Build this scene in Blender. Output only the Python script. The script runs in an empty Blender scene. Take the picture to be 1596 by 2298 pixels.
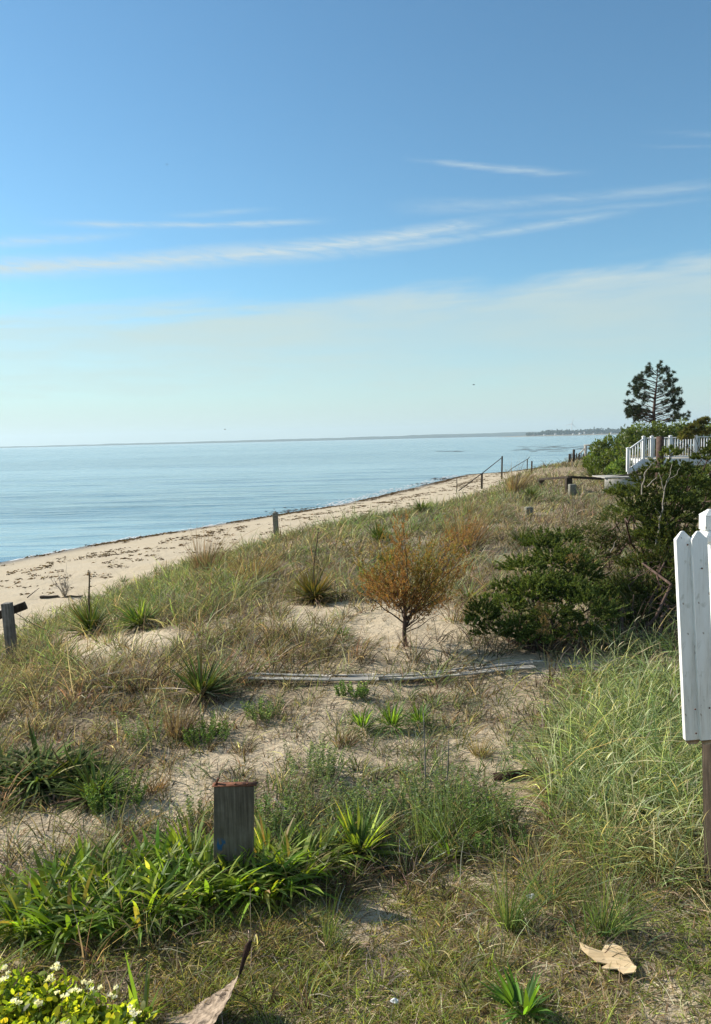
import bpy, bmesh, math, random
import numpy as np
from mathutils import Vector, Matrix
random.seed(7)
RNG = np.random.default_rng(11)
C = bpy.context.scene.collection
S = bpy.context.scene
R_ = math.radians

# ------------------------------------------------------------------ camera
F_PX = 1659.0                      # focal length in photo units (photo 1596 x 2297 units)
PITCH = R_(5.62); ROLL = R_(1.32); CAMZ = 2.8
FW = np.array([0, math.cos(PITCH), -math.sin(PITCH)])
R0 = np.array([1.0, 0, 0]); U0 = np.cross(R0, FW)
RT = R0*math.cos(ROLL) - U0*math.sin(ROLL)
UP = U0*math.cos(ROLL) + R0*math.sin(ROLL)
CAM = np.array([0, 0, CAMZ])
cd = bpy.data.cameras.new('camera'); cam = bpy.data.objects.new('camera', cd); C.objects.link(cam)
cd.sensor_fit = 'VERTICAL'; cd.sensor_height = 36.0; cd.lens = 36.0*F_PX/2297.0
cd.clip_start = 0.05; cd.clip_end = 40000
m = Matrix(((RT[0], UP[0], -FW[0], 0), (RT[1], UP[1], -FW[1], 0), (RT[2], UP[2], -FW[2], CAMZ), (0, 0, 0, 1)))
cam.matrix_world = m
S.camera = cam
# ------------------------------------------------------------------ light
SUN_AZ = R_(-66); SUN_EL = R_(31)
S.view_settings.view_transform = 'Standard'; S.view_settings.look = 'None'
S.view_settings.exposure = 0.74; S.view_settings.gamma = 1.0
sd = np.array([math.sin(SUN_AZ)*math.cos(SUN_EL), math.cos(SUN_AZ)*math.cos(SUN_EL), math.sin(SUN_EL)])
ld = bpy.data.lights.new('sun', 'SUN'); ld.energy = 5.0; ld.angle = R_(0.5); ld.color = (1.0, 0.93, 0.82)
lo = bpy.data.objects.new('sun', ld); C.objects.link(lo)
lo.rotation_mode = 'QUATERNION'; lo.rotation_quaternion = Vector(sd).to_track_quat('Z', 'Y')

def pix(p):
    """world (N,3) -> photo units"""
    q = np.asarray(p, float) - CAM
    z = q@FW
    z = np.where(z < 0.3, 0.3, z)
    return 798 + F_PX*(q@RT)/z, 1148.5 - F_PX*(q@UP)/z
def ray(px, py):
    return FW + RT*((px-798)/F_PX) + UP*((1148.5-py)/F_PX)
def PD(px, py, depth):
    return CAM + ray(px, py)*depth

# world: Nishita sky with thin high cloud, laid out by direction
w = bpy.data.worlds.new("World"); S.world = w; w.use_nodes = True
nt = w.node_tree; nt.nodes.clear()
class NB:
    def __init__(s, nt): s.nt = nt
    def n(s, t, **k):
        o = s.nt.nodes.new(t)
        for a, b in k.items(): setattr(o, a, b)
        return o
    def l(s, a, b): s.nt.links.new(a, b)
    def _in(s, sock, v):
        if isinstance(v, (int, float, tuple, list)): sock.default_value = v
        else: s.l(v, sock)
    def m(s, op, a, b=0.0, c=0.0, clamp=False):
        o = s.n('ShaderNodeMath', operation=op, use_clamp=clamp)
        s._in(o.inputs[0], a); s._in(o.inputs[1], b); s._in(o.inputs[2], c)
        return o.outputs[0]
    def sm(s, v, a, b, to0=0.0, to1=1.0, t='SMOOTHSTEP'):
        o = s.n('ShaderNodeMapRange', interpolation_type=t)
        s._in(o.inputs[0], v); s._in(o.inputs[1], a); s._in(o.inputs[2], b)
        o.inputs[3].default_value = to0; o.inputs[4].default_value = to1
        return o.outputs[0]
    def mix(s, f, a, b, bt='MIX'):
        o = s.n('ShaderNodeMix', data_type='RGBA', blend_type=bt)
        s._in(o.inputs[0], f)
        for sock, v in ((o.inputs[6], a), (o.inputs[7], b)):
            if isinstance(v, tuple): sock.default_value = (v+(1,))[:4]
            else: s.l(v, sock)
        return o.outputs[2]
    def noise(s, vec, scale, detail=3, rough=0.55, dist=0.0):
        o = s.n('ShaderNodeTexNoise'); o.inputs['Scale'].default_value = scale
        o.inputs['Detail'].default_value = detail; o.inputs['Roughness'].default_value = rough
        o.inputs['Distortion'].default_value = dist
        if vec is not None: s.l(vec, o.inputs['Vector'])
        return o.outputs['Fac']
    def comb(s, x, y, z):
        o = s.n('ShaderNodeCombineXYZ')
        for i, v in enumerate((x, y, z)): s._in(o.inputs[i], v)
        return o.outputs[0]
    def ramp(s, f, stops):
        o = s.n('ShaderNodeValToRGB'); e = o.color_ramp.elements
        while len(e) > 1: e.remove(e[0])
        e[0].position = stops[0][0]; e[0].color = tuple(stops[0][1])+(1,)
        for p, c in stops[1:]:
            x = e.new(p); x.color = tuple(c)+(1,)
        s.l(f, o.inputs[0]); return o.outputs[0]
b = NB(nt)
sky = b.n('ShaderNodeTexSky', sky_type='NISHITA', sun_disc=False)
sky.sun_elevation = SUN_EL; sky.sun_rotation = SUN_AZ
sky.altitude = 0; sky.air_density = 1.0; sky.dust_density = 0.15; sky.ozone_density = 1.6
tc = b.n('ShaderNodeTexCoord'); sp = b.n('ShaderNodeSeparateXYZ'); b.l(tc.outputs['Generated'], sp.inputs[0])
X, Y, Z = sp.outputs
az = b.m('ARCTAN2', X, Y)                       # radians, + to the right
el = b.m('ARCSINE', Z)
def azel(px, py):
    d = ray(px, py); d = d/np.linalg.norm(d)
    return math.atan2(d[0], d[1]), math.asin(d[2])
n1 = b.noise(b.comb(b.m('MULTIPLY', az, 3.0), b.m('MULTIPLY', b.m('SUBTRACT', el, b.m('MULTIPLY', az, 0.08)), 26.0), 0.0), 1.0, 5, 0.62, 0.6)
n2 = b.noise(b.comb(b.m('MULTIPLY', az, 6.0), b.m('MULTIPLY', el, 60.0), 3.0), 1.6, 5, 0.6, 0.4)
n3 = b.noise(b.comb(b.m('MULTIPLY', az, 2.0), b.m('MULTIPLY', el, 8.0), 9.0), 2.0, 4, 0.55, 0.3)
n4 = b.noise(b.comb(b.m('MULTIPLY', az, 14.0), b.m('MULTIPLY', b.m('ADD', el, b.m('MULTIPLY', az, 0.10)), 90.0), 5.0), 1.3, 6, 0.68, 0.8)
masks = []
def streak(x0, y0, x1, y1, th0, th1, amp, bow=0.0):
    a0, e0 = azel(x0, y0); a1, e1 = azel(x1, y1)
    t = b.sm(az, a0, a1, t='LINEAR')
    lin = b.m('ADD', e0, b.m('MULTIPLY', t, e1-e0))
    if bow: lin = b.m('ADD', lin, b.m('MULTIPLY', b.m('MULTIPLY', t, b.m('SUBTRACT', 1.0, t)), bow*4/F_PX))
    wob = b.m('MULTIPLY', b.m('SUBTRACT', n1, 0.5), 0.016)
    d = b.m('ABSOLUTE', b.m('SUBTRACT', b.m('SUBTRACT', el, lin), wob))
    th = b.m('ADD', 1.15*th0/F_PX, b.m('MULTIPLY', t, 1.15*(th1-th0)/F_PX))
    core = b.m('SUBTRACT', 1.0, b.m('DIVIDE', d, th), clamp=True)
    core = b.m('POWER', core, 1.35)
    ends = b.m('MULTIPLY', b.sm(az, a0-0.01, a0+0.10), b.sm(az, a1+0.01, a1-0.10))
    v = b.m('MULTIPLY', b.m('MULTIPLY', core, ends), b.sm(n4, 0.28, 0.62, 0.3, 1.0))
    masks.append(b.m('MULTIPLY', v, amp*.85))
streak(-500, 600, 1150, 490, 32, 18, 1.15)
streak(-500, 585, 1450, 466, 20, 12, .6)
streak(60, 494, 760, 496, 10, 8, .75)
streak(340, 480, 640, 466, 9, 6, .40)
streak(-400, 552, 330, 520, 20, 9, .6)
streak(900, 352, 1340, 386, 8, 9, .62, -6)
streak(860, 468, 1700, 398, 20, 11, .40)
streak(1000, 490, 1650, 436, 12, 8, .25)
streak(1400, 326, 1700, 322, 4, 4, .30)
streak(1430, 298, 1750, 296, 7, 7, .20)
streak(1340, 575, 1480, 556, 14, 8, .25)
tot = masks[0]
for v in masks[1:]: tot = b.m('MAXIMUM', tot, v)
aL, eL = azel(0, 680); aR, eR = azel(1596, 555)
edge = b.m('ADD', eL, b.m('MULTIPLY', b.m('SUBTRACT', az, aL), (eR-eL)/(aR-aL)))
edge = b.m('ADD', edge, b.m('MULTIPLY', b.m('SUBTRACT', n1, 0.5), 0.075))
edge = b.m('ADD', edge, b.m('MULTIPLY', b.m('SUBTRACT', n2, 0.5), 0.02))
veil = b.sm(b.m('SUBTRACT', edge, el), -0.008, 0.03)
veil = b.m('MULTIPLY', veil, b.sm(n3, 0.2, 0.75, 0.5, 0.74))
veil = b.m('MULTIPLY', veil, b.sm(n2, 0.2, 0.7, 0.84, 1.08))
veil = b.m('ADD', veil, b.m('MULTIPLY', b.sm(b.m('ABSOLUTE', b.m('SUBTRACT', b.m('SUBTRACT', edge, el), 0.035)), 0.05, 0.0), b.m('MULTIPLY', b.sm(n1, .3, .7), 0.16)), clamp=True)
tot = b.m('MAXIMUM', tot, veil)
tot = b.m('MAXIMUM', tot, b.sm(el, 0.16, 0.0, 0.0, 0.9))
outside = b.m('MAXIMUM', b.sm(b.m('ABSOLUTE', az), 0.75, 1.5), b.sm(el, 0.75, 1.1))
fill_cloud = b.m('MULTIPLY', outside, b.sm(b.noise(tc.outputs['Generated'], 3.0, 5, 0.6, 0.5), 0.3, 0.65, 0.05, 0.36))  # unseen cloud behind and overhead, added to brighten and neutralise the ambient light
tot = b.m('MAXIMUM', tot, fill_cloud)
tot = b.m('MULTIPLY', tot, b.sm(el, -0.01, 0.0))
tinted = b.mix(1.0, sky.outputs[0], (0.73, 1.09, 1.17), 'MULTIPLY')
cloudcol = b.mix(b.sm(az, -0.7, 0.6), (4.85, 5.75, 5.3), (4.65, 5.5, 5.15))
cloudcol = b.mix(b.sm(el, 0.14, 0.24), cloudcol, (4.9, 5.75, 6.0))
skyc = b.mix(tot, tinted, cloudcol)
bg = b.n('ShaderNodeBackground'); b.l(skyc, bg.inputs[0]); bg.inputs[1].default_value = 0.077
wo = b.n('ShaderNodeOutputWorld'); b.l(bg.outputs[0], wo.inputs[0])

# ------------------------------------------------------------------ terrain function
SEA = -3.2
def unproj_plane(px, py, z):
    d = ray(px, py); t = (z-CAMZ)/d[2]; p = CAM+d*t
    return p[0], p[1]
shore_px = [(0,1262),(100,1243),(250,1215),(400,1191),(620,1155),(750,1135),(850,1113),(960,1086),(1040,1066)]
SH = [(-75,-160),(-38,-20)] + [unproj_plane(a, c_, SEA) for a, c_ in shore_px]
SH += [(25,122),(42,150),(66,180),(130,250),(430,500),(1500,1300),(3000,1700),(9000,2500)]
SH = np.array(SH)
TOE = np.array([(-58,-160),(-16,-20),(-12,8),(-9.8,20),(-8.2,29),(-3.3,37.5),(3.0,49),(12.8,67),(22,86),(36,110),(54,134),(80,163),(140,230),(440,476),(1500,1270),(3000,1660),(9000,2450)], float)
def sdist(P, L):
    """signed distance to a polyline, + on its right side (inland)"""
    best = np.full(len(P), 1e18); sg = np.ones(len(P))
    for i in range(len(L)-1):
        a = L[i]; e = L[i+1]-a; ll = (e@e)
        q = P-a; t = np.clip((q@e)/ll, 0, 1)
        r = q - t[:, None]*e
        d2 = (r*r).sum(1); cr = e[0]*q[:, 1]-e[1]*q[:, 0]
        k = d2 < best
        best[k] = d2[k]; sg[k] = np.where(cr[k] < 0, 1, -1)
    return np.sqrt(best)*sg
def _h(i, j, s):
    v = np.sin(i*127.1+j*311.7+s*74.7)*43758.5453
    return v-np.floor(v)
def vnoise(x, y, s=0):
    i = np.floor(x); j = np.floor(y); fx = x-i; fy = y-j
    fx = fx*fx*(3-2*fx); fy = fy*fy*(3-2*fy)
    a = _h(i, j, s)*(1-fx)+_h(i+1, j, s)*fx
    c_ = _h(i, j+1, s)*(1-fx)+_h(i+1, j+1, s)*fx
    return a*(1-fy)+c_*fy - 0.5
def smooth(v): v = np.clip(v, 0, 1); return v*v*(3-2*v)
def height(x, y, full=False):
    x = np.asarray(x, float); y = np.asarray(y, float)
    P = np.stack([x.ravel(), y.ravel()], 1)
    dt = sdist(P, TOE).reshape(x.shape); ds = sdist(P, SH).reshape(x.shape)
    t = np.clip(ds/np.maximum(ds-dt, 0.5), 0, 1)
    beach = SEA + 1.2*t**0.9 + 0.05*vnoise(x*0.5, y*0.3, 4)+smooth(-(dt+1)/3.)*0+smooth((t-.45)/.3)*(.07*vnoise(x*1.4, y*1.4, 6)+.04*vnoise(x*3.1, y*3.1, 7))
    under = np.maximum(SEA + ds*0.07, -8)
    up = smooth(dt/(9.3+3.2*smooth((y-22)/12.)-6.7*smooth((y-48)/14.)))
    land = -2 + 2*up
    near = np.exp(-(x*x+y*y)/60**2)
    amp = up*(0.35+0.65*near)
    land = land + amp*(0.30*vnoise(x*0.13+3, y*0.13, 1)+0.16*vnoise(x*0.45, y*0.45, 2)+0.07*vnoise(x*1.7, y*1.7, 3)+0.028*vnoise(x*6.1, y*6.1, 5))
    land = land + 0.45*np.exp(-((x-20)**2+(y-40)**2)/90) + 0.35*np.exp(-((x-13)**2+(y-55)**2)/60)*up + .25*np.exp(-((x-22)**2+(y-78)**2)/150)*up
    land = land + 0.16*np.exp(-((x-1.6)**2+(y-11.5)**2)/6)
    z = np.where(dt > 0, land, np.where(ds > 0, beach, under))
    if full: return z, dt, ds
    return z
def hz(x, y): return float(height(np.array([x]), np.array([y]))[0])
def ground(px, py):
    """the ground point seen at a photo position"""
    d = ray(px, py); t = np.geomspace(2.0, 600, 1500)
    p = CAM+t[:, None]*d
    h = height(p[:, 0], p[:, 1]); k = np.argmax(p[:, 2] < h)
    a, c_ = t[max(k-1, 0)], t[k]
    for _ in range(12):
        mm = (a+c_)/2; q = CAM+d*mm
        if q[2] < hz(q[0], q[1]): c_ = mm
        else: a = mm
    q = CAM+d*c_
    return np.array([q[0], q[1], hz(q[0], q[1])])

# ------------------------------------------------------------------ materials
def newmat(name):
    mt = bpy.data.materials.new(name); mt.use_nodes = True
    mt.node_tree.nodes.clear(); return mt, NB(mt.node_tree)
def finish(mt, nb, sh):
    o = nb.n('ShaderNodeOutputMaterial'); nb.l(sh, o.inputs[0]); return mt
def princ(nb, col, rough=0.7, bump=None, bs=0.3, bd=0.01, spec=0.4, metallic=0.0):
    p = nb.n('ShaderNodeBsdfPrincipled'); nb._in(p.inputs['Base Color'], col if not isinstance(col, tuple) else (col+(1,))[:4])
    nb._in(p.inputs['Roughness'], rough); p.inputs['Specular IOR Level'].default_value = spec
    p.inputs['Metallic'].default_value = metallic
    if bump is not None:
        bn = nb.n('ShaderNodeBump'); nb.l(bump, bn.inputs['Height'])
        bn.inputs['Strength'].default_value = bs; bn.inputs['Distance'].default_value = bd
        nb.l(bn.outputs[0], p.inputs['Normal'])
    return p.outputs[0]
def obj_vec(nb, sx=1, sy=1, sz=1):
    t = nb.n('ShaderNodeTexCoord'); mp = nb.n('ShaderNodeMapping'); mp.inputs['Scale'].default_value = (sx, sy, sz)
    nb.l(t.outputs['Object'], mp.inputs[0]); return mp.outputs[0]
def veg_mat(name, trans=0.4, rough=0.5, spec=0.3, warm=(1.25, 1.2, 0.55)):
    mt, nb = newmat(name)
    a = nb.n('ShaderNodeVertexColor'); a.layer_name = 'Col'
    n = nb.noise(obj_vec(nb), 9.0, 3)
    c = nb.mix(1.0, a.outputs[0], nb.ramp(n, [(0.3, (.8, .8, .8)), (0.7, (1.15, 1.15, 1.15))]), 'MULTIPLY')
    p = princ(nb, c, rough, spec=spec)
    tr = nb.n('ShaderNodeBsdfTranslucent'); nb.l(nb.mix(1.0, c, warm, 'MULTIPLY'), tr.inputs[0])
    mx = nb.n('ShaderNodeMixShader'); mx.inputs[0].default_value = trans
    nb.l(p, mx.inputs[1]); nb.l(tr.outputs[0], mx.inputs[2])
    return finish(mt, nb, mx.outputs[0])
M_GRASS = veg_mat('grass_blades', 0.42, 0.6, 0.15, (1.4, 1.35, .65))
M_LEAF = veg_mat('leaf_blades', 0.5, 0.5, 0.22, (1.9, 1.75, 0.4))
M_YUCCA = veg_mat('yucca_leaves', 0.25, 0.7, 0.06, (1.5, 1.4, 0.4))
M_CONIF = veg_mat('conifer_foliage', 0.36, 0.7, 0.1)
M_SHRUB = veg_mat('shrub_leaves', 0.35, 0.45, 0.35, (1.4, 1.4, 0.45))
M_DRY = veg_mat('dry_plant', 0.2, 0.8, 0.1)
def wood_mat(name, c0, c1, c2, ax='z', extra=None):
    mt, nb = newmat(name)
    sc = {'z': (30, 30, 1.6), 'x': (1.6, 30, 30), 'y': (30, 1.6, 30)}[ax]
    g = nb.noise(obj_vec(nb, *sc), 1.5, 5, 0.65, 0.3)
    bl = nb.noise(obj_vec(nb), 7.0, 4, 0.6)
    f = nb.m('ADD', nb.m('MULTIPLY', g, 0.65), nb.m('MULTIPLY', bl, 0.35))
    c = nb.ramp(f, [(0.33, c0), (0.5, c1), (0.66, c2)])
    if extra: c = extra(nb, c)
    return finish(mt, nb, princ(nb, c, 0.85, g, 0.6, 0.006, 0.2))
M_WEATHER = wood_mat('weathered_wood', (.05, .045, .04), (.13, .12, .105), (.27, .25, .22))
M_DARKWOOD = wood_mat('dark_treated_wood', (.016, .012, .008), (.038, .028, .019), (.08, .06, .042))
M_LATH = wood_mat('grey_lath', (.13, .125, .11), (.34, .32, .28), (.52, .50, .44), 'x')
M_BARK = wood_mat('bark', (.03, .018, .013), (.08, .05, .038), (.16, .11, .085))
M_DEADWOOD = wood_mat('bleached_branch', (.18, .15, .12), (.32, .28, .23), (.5, .45, .38))
def blue_paint(nb, c):
    t = nb.n('ShaderNodeTexCoord'); s = nb.n('ShaderNodeSeparateXYZ'); nb.l(t.outputs['Object'], s.inputs[0])
    band = nb.m('MULTIPLY', nb.sm(s.outputs[2], 0.24, 0.27), nb.sm(s.outputs[2], 0.35, 0.31))
    n = nb.noise(obj_vec(nb, 26, 26, 9), 1.0, 2)
    k = nb.m('MULTIPLY', band, nb.sm(n, 0.60, 0.66))
    return nb.mix(k, c, (.03, .10, .2))
M_PLANK = wood_mat('dark_plank', (.055, .045, .032), (.125, .103, .075), (.23, .195, .145), 'z', blue_paint)
def flat_mat(name, c0, c1, rough=0.6, scale=8, bs=0.2, spec=0.3):
    mt, nb = newmat(name); n = nb.noise(obj_vec(nb), scale, 5, 0.6)
    return finish(mt, nb, princ(nb, nb.ramp(n, [(0.3, c0), (0.7, c1)]), rough, n, bs, 0.01, spec))
M_RUST = flat_mat('rusty_metal', (.06, .022, .012), (.22, .085, .04), 0.9, 30, 0.6)
M_DKRUST = flat_mat('dark_rust', (.012, .008, .007), (.06, .028, .018), 0.9, 30, 0.6)
M_CARD = wood_mat('tan_board', (.40, .28, .15), (.58, .43, .25), (.70, .55, .35), 'x')
M_SHEET = flat_mat('brown_sheet', (.10, .07, .045), (.44, .34, .25), 0.8, 38, 1.0)
M_PAPER = flat_mat('white_paper', (.6, .6, .6), (.75, .75, .74), 0.7, 10)
M_WIRE = flat_mat('old_wire', (.03, .03, .03), (.08, .07, .06), 0.6, 20)
M_CONC = flat_mat('pale_timber_end', (.07, .07, .055), (.24, .23, .19), 0.9, 18, 0.5)
M_VINYL = flat_mat('white_vinyl', (.62, .63, .62), (.74, .74, .73), 0.45, 3, 0.02)
M_WHT = flat_mat('far_white_paint', (.5, .5, .5), (.6, .6, .6), 0.8, 1)
M_BIRD = flat_mat('bird_feathers', (.05, .05, .05), (.12, .12, .12), 0.8, 30)
def paint_mat():
    mt, nb = newmat('old_white_paint')
    v = obj_vec(nb, 9, 9, 1.3); n = nb.noise(v, 2.0, 5, 0.65, 0.4); n2 = nb.noise(obj_vec(nb), 34, 3)
    c = nb.ramp(n, [(0.30, (.62, .60, .56)), (0.46, (.74, .735, .70)), (0.7, (.82, .825, .81))])
    speck = nb.sm(nb.noise(obj_vec(nb, 1, 1, .6), 30, 1), 0.74, 0.78)
    c = nb.mix(nb.m('MULTIPLY', speck, 0.8), c, (.20, .14, .10))
    c = nb.mix(nb.sm(nb.noise(obj_vec(nb, 70, 70, 2.0), 1.2, 4, .7), .56, .70, 0, .6), c, (.36, .33, .27))
    c = nb.mix(nb.sm(nb.noise(obj_vec(nb, 8, 8, 3), 2.4, 5, .7, .5), .58, .70, 0, .5), c, (.40, .39, .32))
    # bare rotten wood on the cut lower ends
    t = nb.n('ShaderNodeTexCoord'); s = nb.n('ShaderNodeSeparateXYZ'); nb.l(t.outputs['Generated'], s.inputs[0])
    return mt, nb, c, n2, s.outputs[2]
def mk_paint():
    mt, nb, c, n2, gz = paint_mat()
    return finish(mt, nb, princ(nb, c, 0.55, n2, 0.25, 0.003, 0.35))
M_PAINT = mk_paint()
M_BAREEND = flat_mat('bare_wood_end', (.22, .16, .10), (.42, .34, .25), 0.9, 30, 0.4)

# ------------------------------------------------------------------ mesh helpers
def nrm(v): return v/np.maximum(np.linalg.norm(v, axis=-1, keepdims=True), 1e-9)
class MB:
    """collects quads; build() links them as one mesh object"""
    def __init__(s): s.V = []; s.F = []; s.Cc = []; s.n = 0
    def add(s, V, F, col=(.5, .5, .5)):
        V = np.asarray(V, float).reshape(-1, 3); F = np.asarray(F, np.int64).reshape(-1, 4)
        c = np.asarray(col, float)
        if c.ndim == 1: c = np.tile(c, (len(V), 1))
        s.V.append(V); s.F.append(F+s.n); s.Cc.append(c); s.n += len(V); return s
    def blades(s, P, d0, bend, L, W, col, seg=3, prof='grass', tip=None, side=None, fold=None):
        P = np.asarray(P, float); N = len(P)
        if N == 0: return s
        d0 = nrm(np.asarray(d0, float)); bend = np.asarray(bend, float)
        L = np.broadcast_to(np.asarray(L, float), (N,)); W = np.broadcast_to(np.asarray(W, float), (N,))
        t = np.linspace(0, 1, seg+1)
        cen = P[:, None, :] + L[:, None, None]*(d0[:, None, :]*t[None, :, None] + bend[:, None, :]*(t**2)[None, :, None])
        if side is None:
            rv = RNG.normal(size=(N, 3)); rv[:, 2] *= 0.25
            side = nrm(np.cross(d0+bend*0.5, rv))
        if prof == 'grass': wp = 0.15+0.85*(1-t)**0.7
        elif prof == 'leaf': wp = np.maximum(np.sin(np.pi*(0.08+0.9*t)), .05)
        elif prof == 'strap': wp = np.minimum(1, 0.55+1.6*t)*np.minimum(1, 2.4*(1-t)+0.06)
        elif prof == 'yucca': wp = np.minimum(1, 0.6+1.5*t)*np.minimum(1, 1.5*(1-t)+0.04)
        elif prof == 'oval': wp = np.sqrt(np.maximum(1-(2*t*0.97-0.97)**2, .02))
        off = side[:, None, :]*(W[:, None]*wp[None, :]*0.5)[:, :, None]
        A = cen-off; B = cen+off
        V = np.stack([A, B], 2).reshape(N, -1, 3)
        k = np.arange(seg)*2
        f = np.stack([k, k+1, k+3, k+2], 1)
        F = (f[None]+(np.arange(N)*2*(seg+1))[:, None, None]).reshape(-1, 4)
        col = np.broadcast_to(np.asarray(col, float), (N, 3))
        if tip is None: cc = np.repeat(col[:, None, :], 2*(seg+1), 1)
        else:
            tip = np.broadcast_to(np.asarray(tip, float), (N, 3))
            tt = np.repeat(t**1.5, 2)[None, :, None]
            cc = col[:, None, :]*(1-tt)+tip[:, None, :]*tt
        s.add(V.reshape(-1, 3), F, cc.reshape(-1, 3)); return s
    def tube(s, pts, rad, n=6, col=(.5, .5, .5), cap=True):
        pts = np.asarray(pts, float); m_ = len(pts); rad = np.broadcast_to(np.asarray(rad, float), (m_,))
        tg = nrm(np.gradient(pts, axis=0)); ref = np.array([0.13, 0.21, 1.0]) if abs(tg[0][2]) < 0.9 else np.array([1.0, 0.1, 0])
        a = nrm(np.cross(tg, ref)); bb = np.cross(tg, a)
        th = np.arange(n)*2*np.pi/n
        V = pts[:, None]+rad[:, None, None]*(a[:, None]*np.cos(th)[None, :, None]+bb[:, None]*np.sin(th)[None, :, None])
        F = []
        for i in range(m_-1):
            for j in range(n):
                k = (j+1) % n; F.append((i*n+j, i*n+k, (i+1)*n+k, (i+1)*n+j))
        V = V.reshape(-1, 3)
        if cap:
            V = np.vstack([V, pts[:1], pts[-1:]]); e = len(V)-1
            for j in range(0, n-1, 2):
                F.append((e-1, (j+2) % n, j+1, j)); o = (m_-1)*n; F.append((e, o+j, o+j+1, o+(j+2) % n))
        s.add(V, F, col); return s
    def box(s, c, sx, sy, sz, rot=None, col=(.5, .5, .5)):
        v = np.array([(x, y, z) for x in (-.5, .5) for y in (-.5, .5) for z in (-.5, .5)])*np.array([sx, sy, sz])
        if rot is not None: v = v@np.asarray(rot).T
        s.add(v+np.asarray(c), [(0, 1, 3, 2), (4, 6, 7, 5), (0, 4, 5, 1), (2, 3, 7, 6), (0, 2, 6, 4), (1, 5, 7, 3)], col); return s
    def beam(s, p0, p1, wd, ht, up=(0, 0, 1), col=(.5, .5, .5)):
        p0 = np.asarray(p0, float); p1 = np.asarray(p1, float); d = p1-p0; L = np.linalg.norm(d); d = d/L
        a = nrm(np.cross(np.asarray(up, float), d)); u = np.cross(d, a)
        return s.box((p0+p1)/2, L, wd, ht, np.stack([d, a, u], 1), col)
    def build(s, name, mat, parent=None, origin=None, bevel=0, smoothf=False):
        V = np.vstack(s.V); F = np.vstack(s.F); Cc = np.vstack(s.Cc)
        o = np.zeros(3) if origin is None else np.asarray(origin, float)
        me = bpy.data.meshes.new(name)
        me.vertices.add(len(V)); me.vertices.foreach_set('co', (V-o).astype(np.float32).ravel())
        me.loops.add(F.size); me.loops.foreach_set('vertex_index', F.astype(np.int32).ravel())
        me.polygons.add(len(F)); me.polygons.foreach_set('loop_start', (np.arange(len(F))*4).astype(np.int32))
        me.update(calc_edges=True)
        ca = me.color_attributes.new('Col', 'FLOAT_COLOR', 'POINT')
        ca.data.foreach_set('color', np.hstack([Cc, np.ones((len(Cc), 1))]).astype(np.float32).ravel())
        if bevel:
            bm = bmesh.new(); bm.from_mesh(me)
            bmesh.ops.bevel(bm, geom=[e for e in bm.edges if len(e.link_faces) == 2 and e.calc_face_angle(0) > 0.4], offset=bevel, segments=2, affect='EDGES', profile=0.6)
            bm.to_mesh(me); bm.free()
        if smoothf:
            me.polygons.foreach_set('use_smooth', np.ones(len(me.polygons), bool))
        me.materials.append(mat)
        ob = bpy.data.objects.new(name, me); C.objects.link(ob)
        if parent is not None:
            ob.parent = parent
            ob.location = Vector(o)-parent.location
        else: ob.location = Vector(o)
        return ob
def tag(o, label, cat, group=None):
    o['label'] = label; o['category'] = cat
    if group: o['group'] = group
    return o
def thing(name, label, cat, loc, group=None):
    o = bpy.data.objects.new(name, None); C.objects.link(o); o.location = Vector(loc); o.empty_display_size = 0.1
    return tag(o, label, cat, group)
def copy_tree(o, loc, rz=0, sc=1.0, label=None):
    c = o.copy(); C.objects.link(c); c.location = Vector(loc); c.rotation_euler = (0, 0, rz); c.scale = (sc, sc, sc)
    if label: c['label'] = label
    for ch in o.children:
        k = ch.copy(); C.objects.link(k); k.parent = c
    return c
def jit(c, n, s=0.18, hs=0.06):
    """per-blade colour variation (N,3)"""
    c = np.asarray(c, float); v = np.exp(RNG.normal(0, s, (n, 1)))
    return np.clip(c*v*np.exp(RNG.normal(0, hs, (n, 3))), 0.002, 1)
def pick(cols, n, s=0.30, hs=0.07):
    cs = np.array([c[:3] for c in cols]); p = np.array([c[3] for c in cols]); p = p/p.sum()
    return np.clip(cs[RNG.choice(len(cs), n, p=p)]*np.exp(RNG.normal(0, s, (n, 1)))*np.exp(RNG.normal(0, hs, (n, 3))), .002, 1)

# ------------------------------------------------------------------ plant cover map
def gb(px, py, cx, cy, rx, ry): return np.exp(-(((px-cx)/rx)**2+((py-cy)/ry)**2)**1.5)
BARE = [(705,1375,95,34,.95),(455,1590,70,26,.8),(205,1450,75,36,.95),(315,1435,70,34,.95),(1330,1506,150,16,.9),(600,1500,500,12,.6),(950,1545,240,16,.5),(900,1405,210,62,1),(740,1375,120,30,.8),(1000,1455,170,30,.8),(1160,1492,190,24,.9),(1420,1490,130,18,.9),(230,1830,240,40,.75),(390,1790,110,70,.9),
        (600,1700,240,36,.75),(980,1680,150,40,.6),(1110,1690,100,62,.95),(1160,1580,100,24,.7),(60,1900,130,62,.85),(850,2035,120,50,.85),(20,2105,70,40,.7),
        (1180,1820,70,55,.7),(1500,2235,90,32,.8),(1130,1275,60,16,.5),(330,1560,60,14,.3),(1060,1345,60,20,.6),(700,1840,60,22,.5),(1250,1360,90,60,.5),(1560,1155,40,25,.9),(330,1790,60,80,.6),(780,1640,200,22,.4)]
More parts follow.
